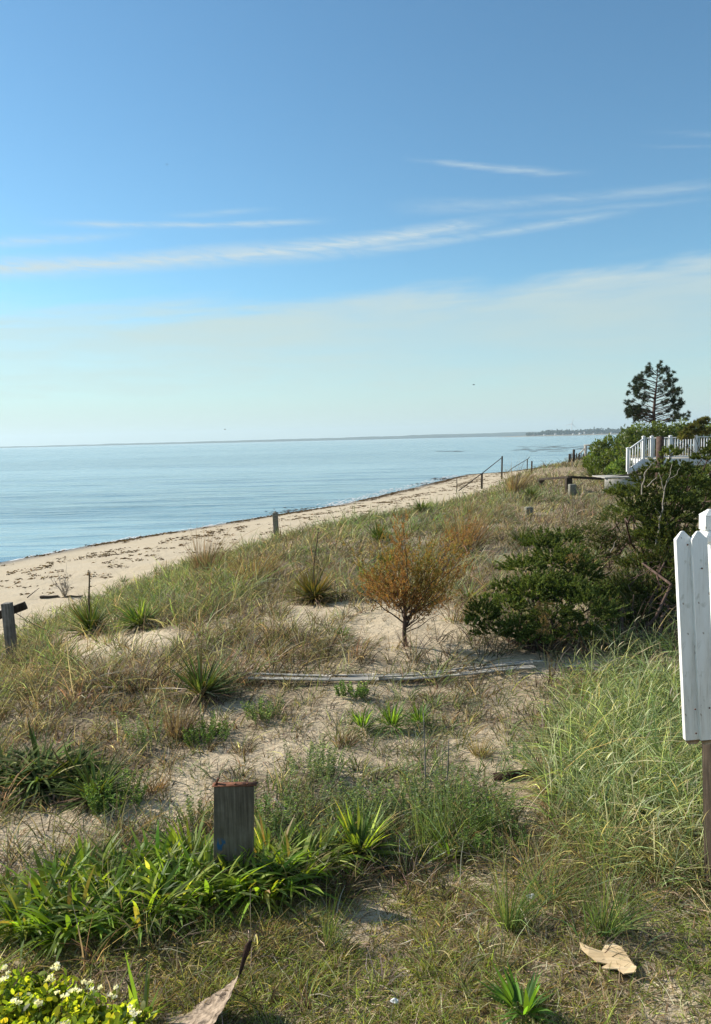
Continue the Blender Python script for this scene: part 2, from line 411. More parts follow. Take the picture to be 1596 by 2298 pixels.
def cover(x, y, z, dt):
    px, py = pix(np.stack([x, y, z], -1))
    bare = np.zeros_like(px)
    for cx, cy, rx, ry, a in BARE: bare = np.maximum(bare, a*(.72 if cy > 1540 else 1)*gb(px, py, cx, cy, rx, ry))
    edge = smooth((dt-0.3)/1.6)
    patch = vnoise(x*1.3, y*1.3, 21)+0.6*vnoise(x*3.3, y*3.3, 22)+0.7*vnoise(x*.4, y*.4, 23)
    tall = np.clip(1.4*gb(px, py, 1465, 1762, 222, 246), 0, 1)*(dt > 0)
    fg = smooth((py-1960)/80)*(y < 8)
    cov = edge*np.clip(1-bare*1.05, 0, 1)
    cov = np.clip(cov*(1.0+0.5*patch), 0, 1.3)
    centre = gb(px, py, 800, 1720, 520, 160)
    cov = cov*(1-0.12*centre)
    # how green
    g = 0.12+0.65*np.exp(-((dt-3.0)/3.6)**2)*(y > 7)*(y < 60)
    g = np.maximum(g, 0.75*gb(px, py, 850, 1165, 260, 60)); g = np.maximum(g, 0.8*gb(px, py, 330, 1330, 240, 80)); g = np.maximum(g, 0.75*gb(px, py, 120, 1480, 150, 60))
    g = np.maximum(g, 0.65*gb(px, py, 950, 1740, 420, 210)); g = np.maximum(g, 0.5*gb(px, py, 1180, 1115, 120, 30)); g = np.maximum(g, tall)
    g = g*(1-0.75*gb(px, py, 330, 1540, 420, 120))
    g = np.clip(g+0.5*patch, 0, 1)
    return px, py, cov, g, tall, fg

# ------------------------------------------------------------------ ground sheet
def axis(lo, hi, n, k): 
    u = np.linspace(np.arcsinh(lo/k), np.arcsinh(hi/k), n); return np.sinh(u)*k
gx = axis(-9000, 9000, 520, 4.0); gy = 5+axis(-3000, 14000, 640, 4.5)
GX, GY = np.meshgrid(gx, gy)
GZ, DT, DS = height(GX, GY, True)
px_, py_, cov_, g_, tall_, fg_ = cover(GX.ravel(), GY.ravel(), GZ.ravel(), DT.ravel())
def sheet(name, V, nx, ny, mat, attrs):
    me = bpy.data.meshes.new(name)
    i = np.arange((nx-1)*(ny-1)); r = i//(nx-1); c_ = i % (nx-1); a = r*nx+c_
    F = np.stack([a, a+1, a+nx+1, a+nx], 1)
    me.vertices.add(len(V)); me.vertices.foreach_set('co', V.astype(np.float32).ravel())
    me.loops.add(F.size); me.loops.foreach_set('vertex_index', F.astype(np.int32).ravel())
    me.polygons.add(len(F)); me.polygons.foreach_set('loop_start', (np.arange(len(F))*4).astype(np.int32))
    me.update(calc_edges=True)
    me.polygons.foreach_set('use_smooth', np.ones(len(F), bool))
    for k, v in attrs.items():
        at = me.attributes.new(k, 'FLOAT', 'POINT'); at.data.foreach_set('value', v.astype(np.float32).ravel())
    me.materials.append(mat)
    o = bpy.data.objects.new(name, me); C.objects.link(o); o['kind'] = 'structure'; return o
def ground_mat():
    mt, nb = newmat('dune_sand')
    geo = nb.n('ShaderNodeNewGeometry'); pos = geo.outputs['Position']
    def att(n):
        a = nb.n('ShaderNodeAttribute', attribute_name=n); return a.outputs['Fac']
    veg, wet, damp = att('veg'), att('wet'), att('beach')
    big = nb.noise(pos, 0.6, 4); fine = nb.noise(pos, 14.0, 6, 0.7); grit = nb.noise(pos, 70.0, 3, 0.7)
    sand = nb.ramp(nb.m('ADD', nb.m('MULTIPLY', big, .5), nb.m('MULTIPLY', fine, .5)), [(0.3, (.36, .285, .185)), (0.5, (.49, .40, .275)), (0.7, (.58, .485, .35))])
    # dark scraps of thatch and humus on the sand
    scr = nb.sm(nb.noise(pos, 22.0, 5, 0.75, 0.5), 0.56, 0.66)
    scr = nb.m('MULTIPLY', scr, nb.sm(veg, -0.05, 0.35, 0.12, 0.65))
    sand = nb.mix(scr, sand, (.13, .09, .055))
    lit = nb.ramp(nb.noise(pos, 30, 5, .7), [(0.35, (.08, .06, .04)), (0.5, (.22, .17, .11)), (0.66, (.42, .34, .23))])
    f = nb.sm(nb.m('ADD', veg, nb.m('MULTIPLY', nb.m('SUBTRACT', fine, .5), 1.5)), 0.45, 1.08)
    c = nb.mix(f, sand, lit)
    c = nb.mix(nb.m('MULTIPLY', damp, nb.sm(big, .3, .7, .35, .65)), c, (.43, .365, .27))
    c = nb.mix(wet, c, (.15, .115, .08))
    rough = nb.m('SUBTRACT', 0.95, nb.m('MULTIPLY', wet, 0.6))
    hgt = nb.m('ADD', nb.m('MULTIPLY', fine, 1.0), nb.m('MULTIPLY', grit, .25))
    hgt = nb.m('ADD', hgt, nb.m('MULTIPLY', nb.noise(pos, 3.2, 3, .6), 2.2))
    return finish(mt, nb, princ(nb, c, rough, hgt, 0.75, 0.05, 0.15))
wet = np.exp(-((DS.ravel())/1.9)**2)*1.0*(DS.ravel() > -3) 
beach = smooth(-DT.ravel()/1.0)
V = np.stack([GX.ravel(), GY.ravel(), GZ.ravel()], 1)
veg_attr = np.where(DT.ravel() > 0, np.clip(cov_, 0, 1), 0)
ground_ob = sheet('ground', V, len(gx), len(gy), ground_mat(), dict(veg=veg_attr, wet=wet, beach=beach))

# ------------------------------------------------------------------ sea
def sea_mat():
    mt, nb = newmat('sea_water')
    geo = nb.n('ShaderNodeNewGeometry')
    mp = nb.n('ShaderNodeMapping', vector_type='POINT'); mp.inputs['Rotation'].default_value = (0, 0, R_(16)); mp.inputs['Scale'].default_value = (0.28, 1.0, 1)
    nb.l(geo.outputs['Position'], mp.inputs[0]); v = mp.outputs[0]
    w1 = nb.noise(v, 0.55, 4, 0.6, 0.3); w2 = nb.noise(v, 3.2, 4, 0.65, 0.2); w3 = nb.noise(v, 0.09, 3, 0.5, 0.4)
    mp2 = nb.n('ShaderNodeMapping'); mp2.inputs['Rotation'].default_value = (0, 0, R_(4)); mp2.inputs['Scale'].default_value = (0.0016, 0.02, 1)
    nb.l(geo.outputs['Position'], mp2.inputs[0]); slick = nb.noise(mp2.outputs[0], 1.0, 5, 0.6, 0.5)
    h = nb.m('ADD', nb.m('MULTIPLY', w1, 1.0), nb.m('MULTIPLY', w2, 0.22))
    h = nb.m('ADD', h, nb.m('MULTIPLY', w3, 2.6))
    mp3 = nb.n('ShaderNodeMapping'); mp3.inputs['Rotation'].default_value = (0, 0, R_(14)); mp3.inputs['Scale'].default_value = (0.05, 0.42, 1)
    nb.l(geo.outputs['Position'], mp3.inputs[0]); rip = nb.noise(mp3.outputs[0], 1.0, 5, 0.62, 0.6)
    mp4 = nb.n('ShaderNodeMapping'); mp4.inputs['Rotation'].default_value = (0, 0, R_(9)); mp4.inputs['Scale'].default_value = (0.012, 0.10, 1)
    nb.l(geo.outputs['Position'], mp4.inputs[0]); rip2 = nb.noise(mp4.outputs[0], 1.0, 4, 0.6, 0.6)
    rr_ = nb.m('MAXIMUM', nb.sm(rip, .50, .64), nb.m('MULTIPLY', nb.sm(rip2, .52, .66), .8))
    h = nb.m('ADD', h, nb.m('MULTIPLY', rip, 3.0))
    bn = nb.n('ShaderNodeBump'); nb.l(h, bn.inputs['Height']); bn.inputs['Distance'].default_value = 0.35
    nb.l(nb.sm(slick, .42, .58, .4, 1.0), bn.inputs['Strength'])
    p = nb.n('ShaderNodeBsdfPrincipled')
    nb.l(nb.mix(rr_, nb.mix(w3, (.22, .36, .40), (.28, .42, .45)), (.09, .20, .28)), p.inputs['Base Color'])  # darker streaks: ripples' reflection of bluer sky painted into the base colour
    p.inputs['Roughness'].default_value = 0.12; p.inputs['IOR'].default_value = 1.33
    p.inputs['Specular IOR Level'].default_value = 0.5
    nb.l(bn.outputs[0], p.inputs['Normal'])
    return finish(mt, nb, p.outputs[0])
sx = axis(-12000, 12000, 240, 20); sy = 30+axis(-3000, 14500, 300, 20)
SX, SY = np.meshgrid(sx, sy)
d_ = sdist(np.stack([SX.ravel(), SY.ravel()], 1), SH).reshape(SX.shape)
fade = np.exp(-(SY/160.0)**2)
SZ = SEA + fade*(0.05*np.sin((SY*0.95+SX*0.25)*0.9+3*vnoise(SX*.08, SY*.08, 31))+0.05*vnoise(SX*.5, SY*1.2, 32))*smooth(-d_/3)
sea = sheet('sea', np.stack([SX.ravel(), SY.ravel(), SZ.ravel()], 1), len(sx), len(sy), sea_mat(), {})

# ------------------------------------------------------------------ grass (uncountable): clumps of blades
def field(n, dmin, dmax, azm=0.62):
    """points over the ground, thinning with distance"""
    u = RNG.random(n); p = 0.55
    D = (dmin**p+(dmax**p-dmin**p)*u)**(1/p)
    a = RNG.uniform(-azm, azm, n)
    x = D*np.tan(a); y = D
    z, dt, ds = height(x, y, True)
    return x, y, z, dt, ds
def tufts(mb, x, y, z, nb_, hgt, spread, lean, curl, width, cols, seg=3, tipcol=None, wind=(0.12, -0.03)):
    """nb_ blades per tuft"""
    n = len(x)
    if n == 0: return
    k = np.repeat(np.arange(n), nb_) if np.isscalar(nb_) else np.repeat(np.arange(n), nb_)
    N = len(k); a = RNG.uniform(0, 2*np.pi, N); rr = np.sqrt(RNG.random(N))
    sp = np.broadcast_to(spread, (n,))[k]; hh = np.broadcast_to(hgt, (n,))[k]*np.exp(RNG.normal(0, .25, N))*(1.1-.35*rr)
    P = np.stack([x[k]+np.cos(a)*rr*sp, y[k]+np.sin(a)*rr*sp, z[k]-0.01], 1)
    le = lean*rr+RNG.normal(0, .10, N); a2 = a+RNG.normal(0, .5, N)
    d0 = np.stack([np.cos(a2)*le+wind[0]*.5, np.sin(a2)*le+wind[1], np.ones(N)], 1)
    cu = np.abs(RNG.normal(curl, curl*.6, N))
    bend = np.stack([np.cos(a2)*cu+wind[0], np.sin(a2)*cu+wind[1], -cu*.75], 1)
    D = np.hypot(x, y)[k]; W = width*(0.7+0.6*RNG.random(N))*(0.75+0.085*D)
    col = cols(k, N)
    tip = None if tipcol is None else tipcol(k, N, col)
    mb.blades(P, d0, bend, hh, W, col, seg, 'grass', tip)
GREEN = [(.085, .115, .045, 3), (.115, .145, .055, 2), (.105, .135, .08, 2.5), (.18, .19, .09, 1)]
DRY = [(.19, .155, .11, 3), (.13, .105, .078, 3), (.33, .285, .215, 1.3), (.075, .058, .046, 2.4), (.15, .105, .082, 1.6)]
def mixcols(g):
    def f(k, N):
        tv = np.exp(RNG.normal(0, .32, (len(g), 1)))*np.exp(RNG.normal(0, .09, (len(g), 3)))
        isg = RNG.random(N) < g[k]
        a = pick(GREEN, N); d = pick(DRY, N)
        return np.clip(np.where(isg[:, None], a, d)*tv[k], .002, 1)
    return f
def wheat(k, N, col): return np.clip(col*1.4+np.array([.045, .04, .03]), 0, 1)

# main dune grass: dry and green blades
dry = MB(); grn = MB()
x, y, z, dt, ds = field(34000, 3.4, 120)
px, py, cov, g, tall, fg = cover(x, y, z, dt)
D = np.hypot(x, y)
keep = (RNG.random(len(x)) < cov*np.where(D < 9, .66, .92)*(1-.55*tall)*(1-.8*fg)) & (px > -160) & (px < 1760) & (dt > .3)
x, y, z, dt, g, px, py, D = [v[keep] for v in (x, y, z, dt, g, px, py, D)]
gg = np.clip(g*1.2-.1, 0, 1)
isg = RNG.random(len(x)) < gg
hh = np.where(D < 9, .20, .34)*(1+.5*vnoise(x*.8, y*.8, 41))*(1+.2*(isg))*(.75+.25*smooth((dt-1)/5.))
hh *= 1-.3*gb(px, py, 850, 1700, 500, 150)
hh *= np.exp(RNG.normal(0, .28, len(hh)))
for mb, sel, gv in ((dry, ~isg, .12), (grn, isg, .85)):
    xs, ys, zs, hs, Ds = x[sel], y[sel], z[sel], hh[sel], D[sel]
    nb_ = np.where(Ds < 14, 14, np.where(Ds < 35, 10, 7))
    tufts(mb, xs, ys, zs, nb_, hs, .035+.007*Ds, .6, .35, .0070, mixcols(np.full(len(xs), gv)), 3, wheat)
# scattered sparse sprigs on the bare sand
x, y, z, dt, ds = field(4200, 3.4, 18)
px, py, cov, g, tall, fg = cover(x, y, z, dt)
k = (dt > .5) & (fg < .5) & (RNG.random(len(x)) < .35); x, y, z = x[k], y[k], z[k]
tufts(dry, x, y, z, 5, .13, .04, .8, .3, .0045, mixcols(np.full(len(x), .3)), 3)
o = dry.build('dry_dune_grass', M_GRASS); o['kind'] = 'stuff'
o = grn.build('green_dune_grass', M_GRASS); o['kind'] = 'stuff'

# fallen thatch: blades lying on the sand
th = MB()
x, y, z, dt, ds = field(52000, 3.2, 26)
px, py, cov, g, tall, fg = cover(x, y, z, dt)
k = (dt > .8) & (RNG.random(len(x)) < np.clip(.30+.5*cov, 0, 1)*np.where(np.hypot(x, y) < 12, .9, .6)); x, y, z = x[k], y[k], z[k]
N = len(x); a = RNG.uniform(0, 2*np.pi, N); D = np.hypot(x, y)
L = RNG.uniform(.05, .20, N)
th.blades(np.stack([x, y, z+.006], 1), np.stack([np.cos(a), np.sin(a), RNG.uniform(.0, .35, N)], 1), np.stack([RNG.normal(0, .25, N), RNG.normal(0, .25, N), -RNG.uniform(0, .3, N)], 1), L, .0035+.0005*D,
          pick([(.44, .36, .24, 2.4), (.28, .21, .14, 2), (.12, .09, .06, 2.4), (.58, .50, .37, 1.4)], N, .25), 2, side=np.stack([-np.sin(a), np.cos(a), 0*a+.2], 1))
o = th.build('fallen_thatch', M_DRY); o['kind'] = 'stuff'

# tall beach grass at the right
tg = MB()
x, y, z, dt, ds = field(40000, 3.6, 12)
px, py, cov, g, tall, fg = cover(x, y, z, dt)
k = (px > 1080) & (px < 1850) & (RNG.random(len(x)) < np.clip(tall*1.25-.12, 0, 1)*.135) & (py < 2010)
x, y, z, px, py = x[k], y[k], z[k], px[k], py[k]
TG = [(.16, .21, .08, 3), (.21, .26, .115, 2.5), (.08, .11, .045, 2.4), (.38, .39, .22, 1.6)]
low = smooth((py-1800)/150)
hg = (.36+.22*RNG.random(len(x)))*(1-.35*low)
def tcol(kk, N):
    l = low[kk]; isd = RNG.random(N) < .12+.4*l
    return np.where(isd[:, None], pick([(.36, .31, .19, 2), (.27, .24, .13, 2), (.2, .2, .09, 1)], N), pick(TG, N))
tufts(tg, x, y, z, 15, hg, .06, .62, .45, .0080, tcol, 4, lambda kk, N, c: np.clip(c*1.7+.04, 0, 1), (.04, -.02))
# flattened pale thatch under it
N = 9000; k = RNG.integers(0, len(x), N); a = RNG.uniform(0, 2*np.pi, N)
tg.blades(np.stack([x[k]+RNG.normal(0, .1, N), y[k]+RNG.normal(0, .1, N), z[k]+.02], 1), np.stack([np.cos(a), np.sin(a), RNG.uniform(.35, 1.1, N)], 1),
          np.stack([np.cos(a)*.3, np.sin(a)*.3, -RNG.uniform(.5, 1.0, N)], 1), RNG.uniform(.2, .42, N), .0045, pick([(.40, .33, .2, 2), (.28, .21, .13, 2), (.33, .25, .17, 1)], N), 3)
# seed heads
N = 210; k = RNG.integers(0, len(x), N)
P = np.stack([x[k]+RNG.normal(0, .06, N), y[k]+RNG.normal(0, .06, N), z[k]], 1)
d0 = np.stack([.08+RNG.normal(0, .32, N), RNG.normal(0, .16, N), np.ones(N)], 1); hgt = RNG.uniform(.42, .68, N)
tg.blades(P, d0, np.stack([RNG.uniform(0, .2, N), RNG.normal(0, .1, N), -.08+0*hgt], 1), hgt, .003, pick([(.32, .34, .17, 1)], N), 3)
tips = P+nrm(d0)*hgt[:, None]*.8
tg.blades(tips, d0+np.array([.3, 0, 0]), np.stack([.25+0*hgt, 0*hgt, -.15+0*hgt], 1), RNG.uniform(.07, .12, N), .009, pick([(.48, .46, .30, 1)], N), 3, 'leaf')
o = tg.build('tall_beach_grass', M_GRASS); o['kind'] = 'stuff'

# short turf in the foreground
tf = MB()
x, y, z, dt, ds = field(26000, 2.9, 6.5)
px, py, cov, g, tall, fg = cover(x, y, z, dt)
pn = vnoise(x*2.2, y*2.2, 51)+.5*vnoise(x*6, y*6, 52)
k = (RNG.random(len(x)) < fg*np.clip(.6+.8*pn, .15, 1)*np.clip(cov*1.4, .1, 1)*.6) & (px > -250) & (px < 1850)
x, y, z, pn = x[k], y[k], z[k], pn[k]
gv = np.clip(.5+.7*vnoise(x*1.7, y*1.7, 53), .1, .9)
def turfc(kk, N):
    isg = RNG.random(N) < gv[kk]
    return np.where(isg[:, None], pick([(.22, .27, .065, 3.4), (.32, .36, .10, 2.4), (.12, .155, .04, 1.6)], N), pick([(.34, .27, .16, 3), (.22, .165, .10, 3), (.44, .37, .25, 1)], N))
tufts(tf, x, y, z, 12, .08+.06*np.clip(pn, 0, 1), .04, 1.1, .5, .0058, turfc, 3)
o = tf.build('short_turf', M_GRASS); o['kind'] = 'stuff'

# ------------------------------------------------------------------ plants one can count
def rosette(mb, c, n, L, W, cols, up0=.15, up1=2.2, bend=.25, prof='yucca', seg=4, r0=.04, squash=1.0, tip=None):
    a = RNG.uniform(0, 2*np.pi, n); q = RNG.random(n)
    upv = up0+(up1-up0)*q**1.4
    P = np.stack([np.cos(a)*r0, np.sin(a)*r0, .02+q*.06*L/.4], 1)+np.asarray(c)
    d0 = np.stack([np.cos(a), np.sin(a), upv], 1)
    bd = np.stack([np.cos(a)*bend*.4, np.sin(a)*bend*.4, -np.abs(RNG.normal(bend, bend*.5, n))], 1)
    bd += RNG.normal(0, .07, (n, 3)); k_ = RNG.random(n) < .12; bd[k_, 2] -= .35; tiltv = RNG.normal(0, .16, 3)*[1, 1, 0]; d0 = d0+tiltv
    side = nrm(np.stack([-np.sin(a)+RNG.normal(0, .25, n), np.cos(a)+RNG.normal(0, .25, n), RNG.normal(0, .3, n)], 1))
    mb.blades(P, d0, bd, L*RNG.uniform(.55, 1.15, n), W*RNG.uniform(.7, 1.25, n), pick(cols, n, .35), seg, prof, tip, side)
def yucca(label, px, py, size, cols, n=70, stalk=None, W=.028, up1=2.2, bend=.12, up0=.15, name='yucca', cat='yucca', dead=True, tip=None, group='yucca rosettes on the dune', more=(), bright=False):
    c = ground(px, py)
    t = thing(name, label, cat, c, group)
    if name == 'yucca': size *= 1.12; n = int(n*2.2); W *= .8
    mb = MB(); rosette(mb, c, n, size, W, cols, up0, up1, bend, tip=tip)
    for ox, oy, sc_ in more:
        rosette(mb, c+np.array([ox, oy, 0]), int(n*sc_), size*sc_, W, cols, up0, up1, bend, tip=tip)
    mb.build('leaves', M_YUCCA if (name == 'yucca' and not bright) else M_LEAF, t, c)
    if dead:
        mb = MB(); rosette(mb, c, n//2, size*.9, W*.7, [(.30, .23, .15, 2), (.17, .12, .08, 2), (.42, .35, .25, 1)], -.12, .35, .2)
        mb.build('dead_leaves', M_DRY, t, c)
    if stalk:
        h, ex, r = stalk
        mb = MB(); tt = np.linspace(0, 1, 9)
        pts = c+np.stack([ex*tt**2.2*h+.01*np.sin(tt*9), 0*tt, tt*h], 1)
        mb.tube(pts, r*(1-.55*tt), 6)
        k = RNG.integers(4, 9, 26); N = len(k)
        mb.blades(pts[k]+RNG.normal(0, .012, (N, 3)), RNG.normal(0, 1, (N, 3))+np.array([0, 0, .4]), np.zeros((N, 3)), .035, .012, (.12, .08, .05), 2, 'leaf')
        mb.build('flower_stalk', M_STALK, t, c)
    return t
M_STALK = flat_mat('dry_stalk', (.05, .035, .02), (.14, .10, .06), .9, 30)
YG = [(.10, .14, .045, 3), (.075, .11, .04, 2), (.17, .17, .06, 1), (.20, .14, .06, .7)]
YD = [(.07, .10, .03, 3), (.105, .14, .04, 2), (.16, .18, .055, 1)]
YR = [(.10, .14, .045, 3.5), (.18, .12, .05, 1.2), (.16, .15, .06, 1.5), (.08, .11, .04, 2.5)]
YB = [(.15, .22, .05, 3), (.20, .28, .07, 2), (.09, .14, .04, 2)]
yucca('yucca with orange tipped leaves and a tall dead flower stalk', 705, 1352, .60, YR, 140, (1.25, .08, .016), .034, 1.9, tip=(.26, .17, .06))
yucca('yucca beside the sand bank with a thick dark dead flower stalk', 205, 1425, .62, YG, 100, (1.15, .02, .024), .032)
yucca('bright green yucca standing right of the one with a thick dead stalk', 315, 1410, .50, YB, 90, None, .034, 2.4)
yucca('olive yucca in brown grass at the left end of the lath roll', 455, 1568, .50, YG, 100)
yucca('large dark green yucca mound at the left edge of the photo', 92, 1778, .36, YD+[(.2, .15, .07, .6)], 130, None, .042, 1.2, .45, more=((-.30, .10, .9), (.28, .06, .85), (-.12, .32, 1.), (.16, .30, .9), (-.45, .3, .9)))
yucca('small dark green yucca touching the right side of the largest mound', 215, 1800, .34, YD, 70, None, .026, 1.8)
yucca('dark yucca behind the brown sapling on the far left', 850, 1215, .55, YD, 80, None, .03)
yucca('dark yucca half hidden behind the brown sapling', 872, 1275, .5, YD, 60, None, .03)
yucca('small yucca in front of the beach end of the dune grass', 945, 1152, .6, YD, 60, None, .04)
yucca('pale grey yucca with dead bleached leaves on open sand', 1105, 1277, .45, [(.22, .25, .15, 2), (.34, .31, .22, 2)], 60, None, .026, 1.3)
yucca('flat star shaped yucca between sapling and dark juniper', 1052, 1350, .45, [(.26, .27, .12, 2), (.34, .27, .14, 2), (.12, .16, .06, 1)], 42, None, .026, 1.0, .05)
yucca('yucca at the upper left edge of the dark juniper', 1170, 1222, .5, YD, 60, None, .03)
yucca('dark round yucca left of the low sagging rail', 1192, 1122, .6, YD, 90, None, .045, 2.0)
yucca('yucca against the low sagging rail near the pale landing', 1335, 1078, .9, YD, 90, None, .05, 1.6)
yucca('small green plant on sand left of the sapling trunk', 768, 1432, .22, YB, 30, None, .02, 1.4, dead=False)
yucca('yellow green yucca at the right end of the lily bed', 808, 1925, .33, YB+[(.33, .36, .08, 2)], 85, None, .034, 2.4, .18, bright=True)
yucca('dark leafy plant at the bottom edge right of centre', 1170, 2278, .21, [(.08, .17, .04, 3), (.12, .23, .05, 2)], 56, None, .024, 3.0, .15, dead=False, name='leafy_plant', cat='plant')
yucca('bright green strap leaved clump behind the twin grey stalks', 880, 1635, .34, [(.10, .17, .045, 3), (.13, .21, .06, 2)], 130, None, .013, 4.0, .25, more=((-.3, 0, .8), (.28, .1, .7)), dead=False, name='leafy_plant', cat='plant')
yucca('small bright green clump left of the sapling crown', 813, 1302, .28, YB, 40, None, .024, 2.6, .2, dead=False, name='leafy_plant', cat='plant')
yucca('small leafy rosette below the tall grass in the middle ground', 1010, 1935, .26, YB, 30, None, .022, 2.2, .2, dead=False, name='leafy_plant', cat='plant')
yucca('narrow green shoot at the right tip of the white flowering shrub', 318, 2290, .24, YB, 14, None, .026, 4.0, .1, .8, dead=False, name='leafy_plant', cat='plant')

# lily bed
def lily(px, py, h, label, n=100):
    c = ground(px, py)
    mb = MB(); a = RNG.uniform(0, 2*np.pi, n); q = RNG.random(n)
    r = .10*np.sqrt(RNG.random(n))
    P = c+np.stack([np.cos(a)*r, np.sin(a)*r, 0*a], 1)
    le = .12+.62*q; d0 = np.stack([np.cos(a)*le, np.sin(a)*le, 1+0*a], 1)
    cu = RNG.uniform(.2, .8, n)
    bd = np.stack([np.cos(a)*cu*.6, np.sin(a)*cu*.6, -cu], 1)
    sd_ = nrm(np.stack([-np.sin(a)+RNG.normal(0, .3, n), np.cos(a)+RNG.normal(0, .3, n), RNG.normal(0, .35, n)], 1))
    mb.blades(P, d0, bd, h*RNG.uniform(.85, 1.35, n), RNG.uniform(.015, .033, n), pick([(.16, .235, .04, 3.4), (.23, .31, .05, 2.2), (.085, .135, .03, 2.4), (.34, .35, .12, .4), (.28, .21, .10, .25)], n, .3), 6, 'strap', None, sd_)
    m2 = 16; a = RNG.uniform(0, 6.28, m2)
    mb.blades(c+RNG.normal(0, .05, (m2, 3))*[1, 1, 0], np.stack([np.cos(a), np.sin(a), 1.2+0*a], 1), np.stack([np.cos(a)*.3, np.sin(a)*.3, -1+0*a], 1), h*.5, .016, pick([(.34, .28, .14, 1)], m2), 4, 'strap')
    o = mb.build('lily_clump', M_LEAF, None, c)
    return tag(o, label, 'lily', 'lily clumps round the dark post')
LP = [(62, 2085, .30, 'lowest leftmost lily clump beside the pale sand'), (120, 2030, .36, 'lily clump above the leftmost one in the bed'), (160, 2100, .33, 'front lily clump right of the leftmost one'),
      (195, 1995, .36, 'back lily clump at the left shoulder of the bed'), (235, 2070, .38, 'front lily clump in the left part of the bed'), (275, 2000, .38, 'back lily clump behind the left part of the bed'),
      (320, 2075, .36, 'front lily clump left of centre of the bed'), (350, 1990, .38, 'back lily clump two clumps left of the dark post'), (395, 2040, .40, 'lily clump in the front row left of the post'),
      (430, 1960, .44, 'tall back lily clump touching the left side of the post'), (470, 2020, .38, 'lily clump directly in front of the left half of the post'), (535, 2010, .36, 'lily clump directly in front of the right half of the post'),
      (590, 2010, .36, 'front lily clump just right of the dark post'), (610, 1955, .36, 'back lily clump just right of the dark post'), (660, 1985, .36, 'lily clump between the post and the yellow green yucca'),
      (715, 1945, .34, 'lily clump nearest the yellow green yucca'), (20, 2020, .18, 'small sparse lily clump at the left edge of the photo')]
for a_, b_, h_, l_ in LP: lily(a_, b_, h_*.94, l_)

def clump(label, px, py, h, cols, n=160, sp=.12, lean=.35, curl=.2, w_=.005, name='grass_tussock', cat='grass tussock', seg=3, tipc=None, group='grass tussocks'):
    c = ground(px, py); mb = MB()
    tufts(mb, np.array([c[0]]), np.array([c[1]]), np.array([c[2]]), n, h, sp, lean, curl, w_, lambda k, N: pick(cols, N), seg, tipc)
    # origin at base
    o = mb.build(name, M_GRASS, None, c); return tag(o, label, cat, group)
RD = [(.19, .125, .09, 2), (.25, .18, .125, 2), (.12, .088, .064, 2)]; OR = [(.28, .17, .09, 2), (.22, .15, .085, 2), (.15, .115, .07, 2)]; TN = [(.36, .28, .16, 2), (.28, .21, .12, 2), (.20, .2, .09, 1)]
GT = [(.15, .21, .07, 3), (.11, .17, .05, 2), (.24, .26, .10, 1)]
clump('tall reddish tussock standing against the beach left of centre', 462, 1290, 1.15, RD, 330, .26, .45, .16, .0045)
clump('golden brown tussock right of the tall reddish one', 572, 1300, .75, OR+[(.28, .24, .1, 2)], 260, .35, .7, .2)
clump('orange brown tussock behind the right side of the sapling', 1046, 1235, 1.1, OR, 360, .3, .45, .15)
clump('leaning straw coloured tussock near the dune stair rail', 1158, 1105, 1.5, RD+TN, 260, .35, .45, .2)
clump('reddish upright tussock right of the silvery weed in brown grass', 402, 1655, .46, RD, 190, .10, .3, .12, .004)
clump('small cut orange tussock on open sand left of the dark post', 350, 1775, .17, OR, 90, .07, .8, .1)
clump('small cut tussock casting a shadow on the right hand sand', 1080, 1692, .18, TN, 110, .08, .8, .1)
clump('thin dry tussock standing on the left sand near the lath roll', 545, 1690, .16, RD, 70, .08, .8, .2)
clump('dry reddish tussock above the middle silvery weed patch', 775, 1672, .22, RD, 90, .09, .5, .2)
clump('green tussock with straw skirt in the right foreground', 1145, 2080, .46, GT, 170, .05, .45, .25, .0034)
clump('green tussock with straw skirt right above the tan board', 1358, 2095, .44, GT, 150, .05, .5, .25, .0034)
clump('slender green tussock in the middle foreground', 742, 2120, .30, GT, 60, .04, .3, .15, .0034)
clump('low green tussock between lily bed and middle sand', 960, 1925, .40, GT, 150, .12, .5, .2, .004)
clump('green tussock above the small leafy rosette', 1010, 1890, .46, GT, 190, .16, .45, .22, .004)
clump('green tussock on the path side of the tall grass', 1235, 2010, .36, GT+TN, 140, .1, .6, .3, .004)
clump('fresh green tussock in short turf near the right post foot', 1330, 1930, .35, GT, 120, .1, .5, .3, .004)
clump('straw coloured collapsed tussock under the tall grass', 1190, 1960, .36, TN, 170, .14, 1.0, .6, .004)
clump('dead straw tussock right of the tan board', 1545, 1960, .42, TN, 170, .12, .9, .6, .004)
clump('dark dry tussock right of the yellow green yucca', 770, 2010, .24, RD, 120, .08, 1.0, .5)

